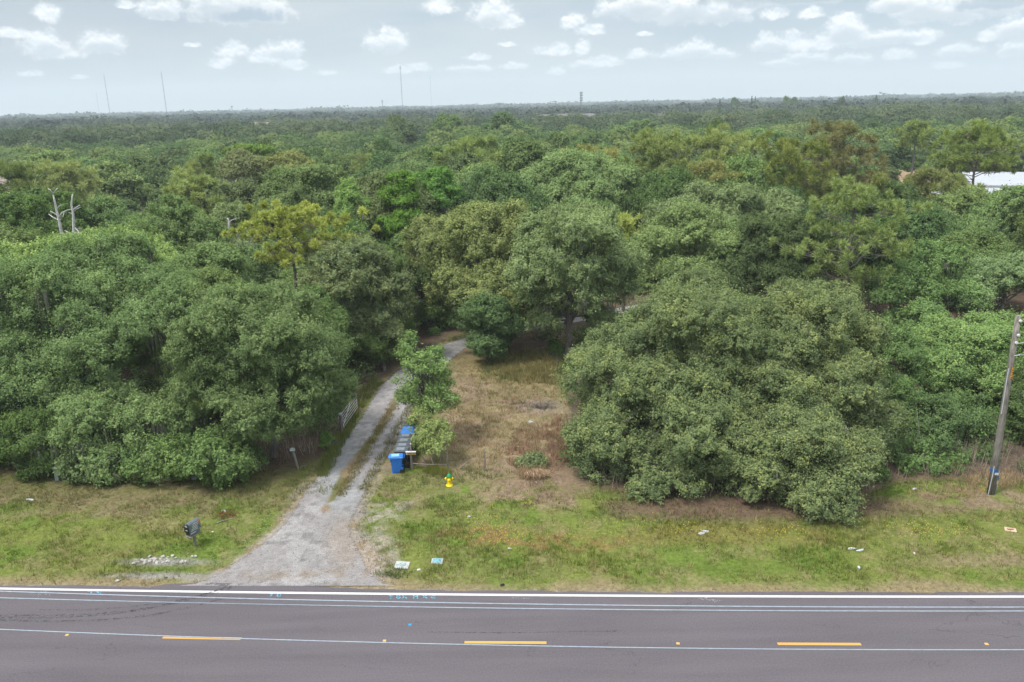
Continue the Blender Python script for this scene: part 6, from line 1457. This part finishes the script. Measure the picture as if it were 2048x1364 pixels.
# far masts and cell towers ------------------------------------------------------
def mast(label, px_, ybase, ytop, d, w_, red=False, guys=True):
    p = at(px_, ybase, d); top = at(px_, ytop, d); H_ = top[2]; t = empty('radio_mast', (p[0], p[1], 0)); tag(t, label, 'radio mast')
    mb = MB(); w2 = w_/2
    for k in range(3):
        a = k*2.094; mb.tube([(w2*math.cos(a), w2*math.sin(a), 0), (w2*math.cos(a), w2*math.sin(a), H_*.97)], w_*.16, 4)
    nseg = 40
    for s in range(nseg):
        for k in range(3):
            a, b = k*2.094, (k+1)*2.094; z0, z1 = H_*.97*s/nseg, H_*.97*(s+1)/nseg; mb.tube([(w2*math.cos(a), w2*math.sin(a), z0), (w2*math.cos(b), w2*math.sin(b), z1)], w_*.09, 3, False)
    mb.build('lattice', P_['mast'], t); MB().tube([(0, 0, H_*.965), (0, 0, H_)], w_*.22, 6).build('top_spike', P_['mast'], t)
    for f in (.93, .97):
        if red: MB().box((0, 0, H_*f), (w_*3.2, w_*1.2, w_*.6)).build('antenna', P_['mast'], t)
    return t
mast('tallest guyed mast on the skyline, with antennas at its head, near the centre', 805, 213, 130, 2600, 2.2, True)
mast('faint thin mast just right of the tallest one', 863, 213, 152, 4200, 2.0)
mast('tall mast on the skyline standing between the left pair and the centre', 333, 222, 142, 2700, 2.0)
mast('nearer one of the pair of masts at the far left of the skyline', 220, 228, 147, 3000, 1.9)
mast('fainter shorter mast of the far left pair', 199, 228, 184, 4600, 2.0)
def cell(label, px_, yb, yt, d, levels):
    p = at(px_, yb, d); H_ = at(px_, yt, d)[2]; t = empty('cell_tower', (p[0], p[1], 0)); tag(t, label, 'cell tower')
    MB().tube([(0, 0, 0), (0, 0, H_)], [1.1, .8], 8).build('pole', P_['mast'], t)
    for f in levels:
        m_ = MB()
        for k in range(3): m_.box((2.1*math.cos(k*2.094), 2.1*math.sin(k*2.094), H_*f), (1.7, 1.0, 2.8), rz=k*2.094)
        m_.box((0, 0, H_*f), (3.2, 3.2, .4)); m_.build('antenna_array', P_['mast'], t)
cell('stubby cell tower with stacked antenna rings on the skyline right of centre', 1162, 208, 184, 1500, (.97, .86, .74, .64))
cell('small far cell tower beside the tallest mast', 765, 213, 200, 2600, (.96, .86))
cell('tiny cell pole on the left half of the skyline', 464, 218, 212, 2300, (.95,))

# slim conifers and a clump against the skyline --------------------------------------
def spire(label, px_, yb, yt, d, wpx, seed, sh_='spire'):
    rng = np.random.default_rng(seed); p = at(px_, yt, d); H_ = p[2]; s = pxs(d, yt); r = wpx/2/s; n = 2600
    h_ = rng.random(n)**.8; a = rng.uniform(0, 6.28, n); tier = .75+.25*np.sin(h_*46); rad = r*(1-h_)**.75*tier*rng.uniform(.4, 1.05, n)
    c_ = np.stack([np.cos(a)*rad, np.sin(a)*rad, H_*(.12+.88*h_)], 1); v = tris(c_, np.stack([np.cos(a), np.sin(a), .4+0*a], 1)+.5*rng.normal(size=(n, 3)), np.full(n, r*.22), rng, .7)
    cm = np_mesh('crown', v, np.arange(len(v)).reshape(-1, 3), M['oak_dark'], face_attr=np.clip(rng.normal(.3, .15, n), 0, 1)); mb = MB(); mb.tube([(0, 0, 0), (0, 0, H_*.95)], [.4, .1], 6); wm = bpy.data.meshes.new('trunk'); wm.from_pydata(mb.v, [], mb.f); wm.materials.append(M['bark'])
    tree('conifer', (p[0], p[1], 0), cm, wm, label)
spire('dark slim conifer on the skyline, standing by itself', 1440, 222, 199, 520, 12, 1); spire('left of two twin slim conifers on the skyline', 1504, 212, 192, 760, 9, 2); spire('right of two twin slim conifers on the skyline', 1511, 212, 193, 780, 8, 3)
for i, (a, yt, d, w_) in enumerate([(1470, 196, 800, 30), (1575, 193, 800, 26), (1590, 195, 820, 30), (1683, 194, 620, 22), (1752, 192, 700, 12), (790, 232, 300, 90), (890, 228, 300, 80), (1010, 226, 290, 120), (1270, 238, 280, 90)]):
    p = at(a, yt, d); sc_ = (w_/2/pxs(d, yt))/5.2; zz = p[2]/10.6
    lb = ['small dark clump on the skyline left of the twin conifers', 'left one of two dark crowns on the skyline right of the twin conifers', 'right one of two dark crowns on the skyline right of the twin conifers', 'round dark crown on the right half of the skyline', 'thin dark crown at the right half of the skyline',
          'dark ridge-top oak under the tallest mast', 'dark ridge-top oak under the faint thin mast', 'big dark oak on the ridge left of the cell tower', 'green ridge-top oak right of the cell tower'][i]
    k = (2, 2, 2, 2, 2, 2, 0, 2, 1)[i]; cm, wm = VAR_FAR[k][2]; tree('oak_tree', (p[0], p[1], 0), cm, wm, lb, None, i*1.3, (sc_, sc_, zz))

# buildings -----------------------------------------------------------------------
def hip_house(label, px_, py_, d, L_, W_, Hw, Hr, rz, roofm, wallm, name='house', wins=True):
    p = at(px_, py_, d); t = empty(name, (p[0], p[1], 0), rz); tag(t, label, 'house')
    MB().box((0, 0, Hw/2), (L_, W_, Hw)).build('wall', wallm, t)
    e = .5; mb = MB(); a, b = L_/2+e, W_/2+e
    mb.add([(-a, -b, Hw), (a, -b, Hw), (a, b, Hw), (-a, b, Hw), (-a+b*.95, 0, Hw+Hr), (a-b*.95, 0, Hw+Hr), (-a, -b, Hw-.15), (a, -b, Hw-.15), (a, b, Hw-.15), (-a, b, Hw-.15)],
           [(0, 1, 5, 4), (1, 2, 5), (2, 3, 4, 5), (3, 0, 4), (9, 8, 7, 6), (6, 7, 1, 0), (7, 8, 2, 1), (8, 9, 3, 2), (9, 6, 0, 3)]); mb.build('roof', roofm, t)
    if wins:
        for k in range(max(2, int(L_/4))): 
            x_ = -L_/2+L_*(k+.5)/max(2, int(L_/4)); w_ = MB().box((x_, -W_/2-.03, Hw*.5), (1.3, .08, 1.2)).build('window', P_['white'], t); MB().box((x_, -W_/2-.08, Hw*.5), (1.1, .04, 1.0)).build('pane', P_['win'], w_)
    return t
hip_house('tan-roofed house cut by the left edge of the view', 2, 318, 168, 17, 12, 5.0, 3.6, .3, P_['roof2'], P_['wallw'])
hip_house('grey-roofed house glimpsed through the pines at the left edge', 0, 395, 118, 10, 9, 2.9, 1.9, .5, P_['roof'], P_['wallw'])
hip_house('small slate roof showing between the pines right of the snags', 158, 384, 122, 6, 6, 3.4, 2.0, .7, P_['roof'], P_['wallw'], wins=False)
for i, (a, b, d, L_, rm, lb) in enumerate([(522, 244, 560, 26, 'roof2', 'pale-roofed house in a gap of the far wood, left half'), (634, 243, 560, 20, 'roof', 'grey-roofed house in a far gap right of the pale-roofed one'), (497, 243, 600, 16, 'roof', 'small far roof left of the pale-roofed one'),
                      (918, 236, 620, 26, 'roof', 'far grey roof left of the big ridge oak'), (1150, 228, 640, 46, 'roof', 'long grey-brown roof below the stubby cell tower'), (1090, 232, 640, 22, 'roof', 'far grey roof left of the long grey-brown one'), (1288, 226, 560, 44, 'roof', 'long low pale building with a grey roof right of the cell tower')]):
    hip_house(lb, a, b, d, L_*.85, 12, 8.6, 3.8, .1*(i % 3-1), P_[rm], P_['wallw'])
p = at(1096, 217, 1250); t = empty('warehouse', (p[0], p[1], 0)); tag(t, 'long white far warehouse left of the stubby cell tower', 'warehouse')
MB().box((0, 0, 8), (60, 30, 16)).build('wall', P_['wallm'], t); MB().box((0, 0, 16.4), (62, 32, .8)).build('roof', P_['roof2'], t)
# white metal building and sand heaps on the building site
p = at(2105, 378, 150); t = empty('white_building', (p[0], p[1], 0), -.30); tag(t, 'long low white metal building behind the umbrella-topped pine', 'building')
MB().box((0, 0, 2.2), (30, 18, 4.4)).build('wall', P_['wallm'], t)
m_ = MB(); m_.add([(-15.5, -9.5, 4.4), (15.5, -9.5, 4.4), (15.5, 0, 6.0), (-15.5, 0, 6.0), (-15.5, 9.5, 4.4), (15.5, 9.5, 4.4)], [(0, 1, 2, 3), (3, 2, 5, 4), (0, 3, 4), (1, 5, 2), (0, 4, 5, 1)]); m_.build('roof', P_['wallm'], t)
MB().box((0, -9.55, 4.2), (31, .25, .35)).build('gutter', P_['galv'], t)
for k in range(4): MB().box((-11+k*7, -9.06, 2.1), (3.4, .12, 4.0)).build('shutter_door', P_['galv'], t)
p = at(1850, 378, 140); t = empty('site_shed', (p[0], p[1], 0), -.2); tag(t, 'lower white metal shed left of the long white building, behind the drooping pine', 'shed')
MB().box((0, 0, 1.9), (26, 9, 3.8)).build('wall', P_['wallm'], t); MB().box((0, 0, 3.95), (26.8, 9.8, .3), tilt=Matrix.Rotation(R(1.5), 4, 'X')).build('roof', P_['wallm'], t)
def heap(label, px_, d, L_, W_, H_, seed):
    rng = np.random.default_rng(seed); p = at(px_, 350, d); gx, gy = np.meshgrid(np.linspace(-1, 1, 46), np.linspace(-1, 1, 18)); hh = np.clip(1-gx**2, 0, 1)**.6*np.clip(1-gy**2, 0, 1)*(.6+.7*vnoise(gx*L_+seed*9, gy*W_, 3., seed, 3))
    V = np.stack([(gx*L_/2).ravel(), (gy*W_/2).ravel(), (hh*H_-.02).ravel()], 1); i = np.arange(gx.size).reshape(gx.shape); f = np.stack([i[:-1, :-1], i[:-1, 1:], i[1:, 1:], i[1:, :-1]], -1).reshape(-1, 4)
    o = link('sand_heap', np_mesh('sand_heap', V, f, P_['sandm'], smooth=True)); o.location = (p[0], p[1], 0); o.rotation_euler[2] = -.45; tag(o, label, 'sand heap')
heap('orange sand bank behind the low drooping pine', 1830, 176, 26, 12, 4.2, 1); heap('orange sand bank behind the white building', 2010, 185, 50, 14, 6.0, 2)

# haze -------------------------------------------------------------------------------
def haze():
    mb = MB(); x0, x1, y0, y1, z0, z1 = -5200, 5200, -600, 6700, -1.2, 215
    mb.add([(x0, y0, z0), (x1, y0, z0), (x1, y1, z0), (x0, y1, z0), (x0, y0, z1), (x1, y0, z1), (x1, y1, z1), (x0, y1, z1)], [(3, 2, 1, 0), (4, 5, 6, 7), (0, 1, 5, 4), (1, 2, 6, 5), (2, 3, 7, 6), (3, 0, 4, 7)])
    mt = bpy.data.materials.new('haze'); mt.use_nodes = True; w = NT(mt.node_tree)
    for n in list(w.n): w.n.remove(n)
    v = w.new('ShaderNodeVolumePrincipled'); v.inputs['Color'].default_value = (0.78, 0.87, 0.94, 1); v.inputs['Density'].default_value = HAZE; v.inputs['Anisotropy'].default_value = 0.0
    o = w.new('ShaderNodeOutputMaterial'); w.l.new(v.outputs[0], o.inputs['Volume'])
    tag(mb.build('haze', mt), 'thin bluish summer haze over the far woods', 'haze', kind='stuff')
HAZE = 0.00025
haze()
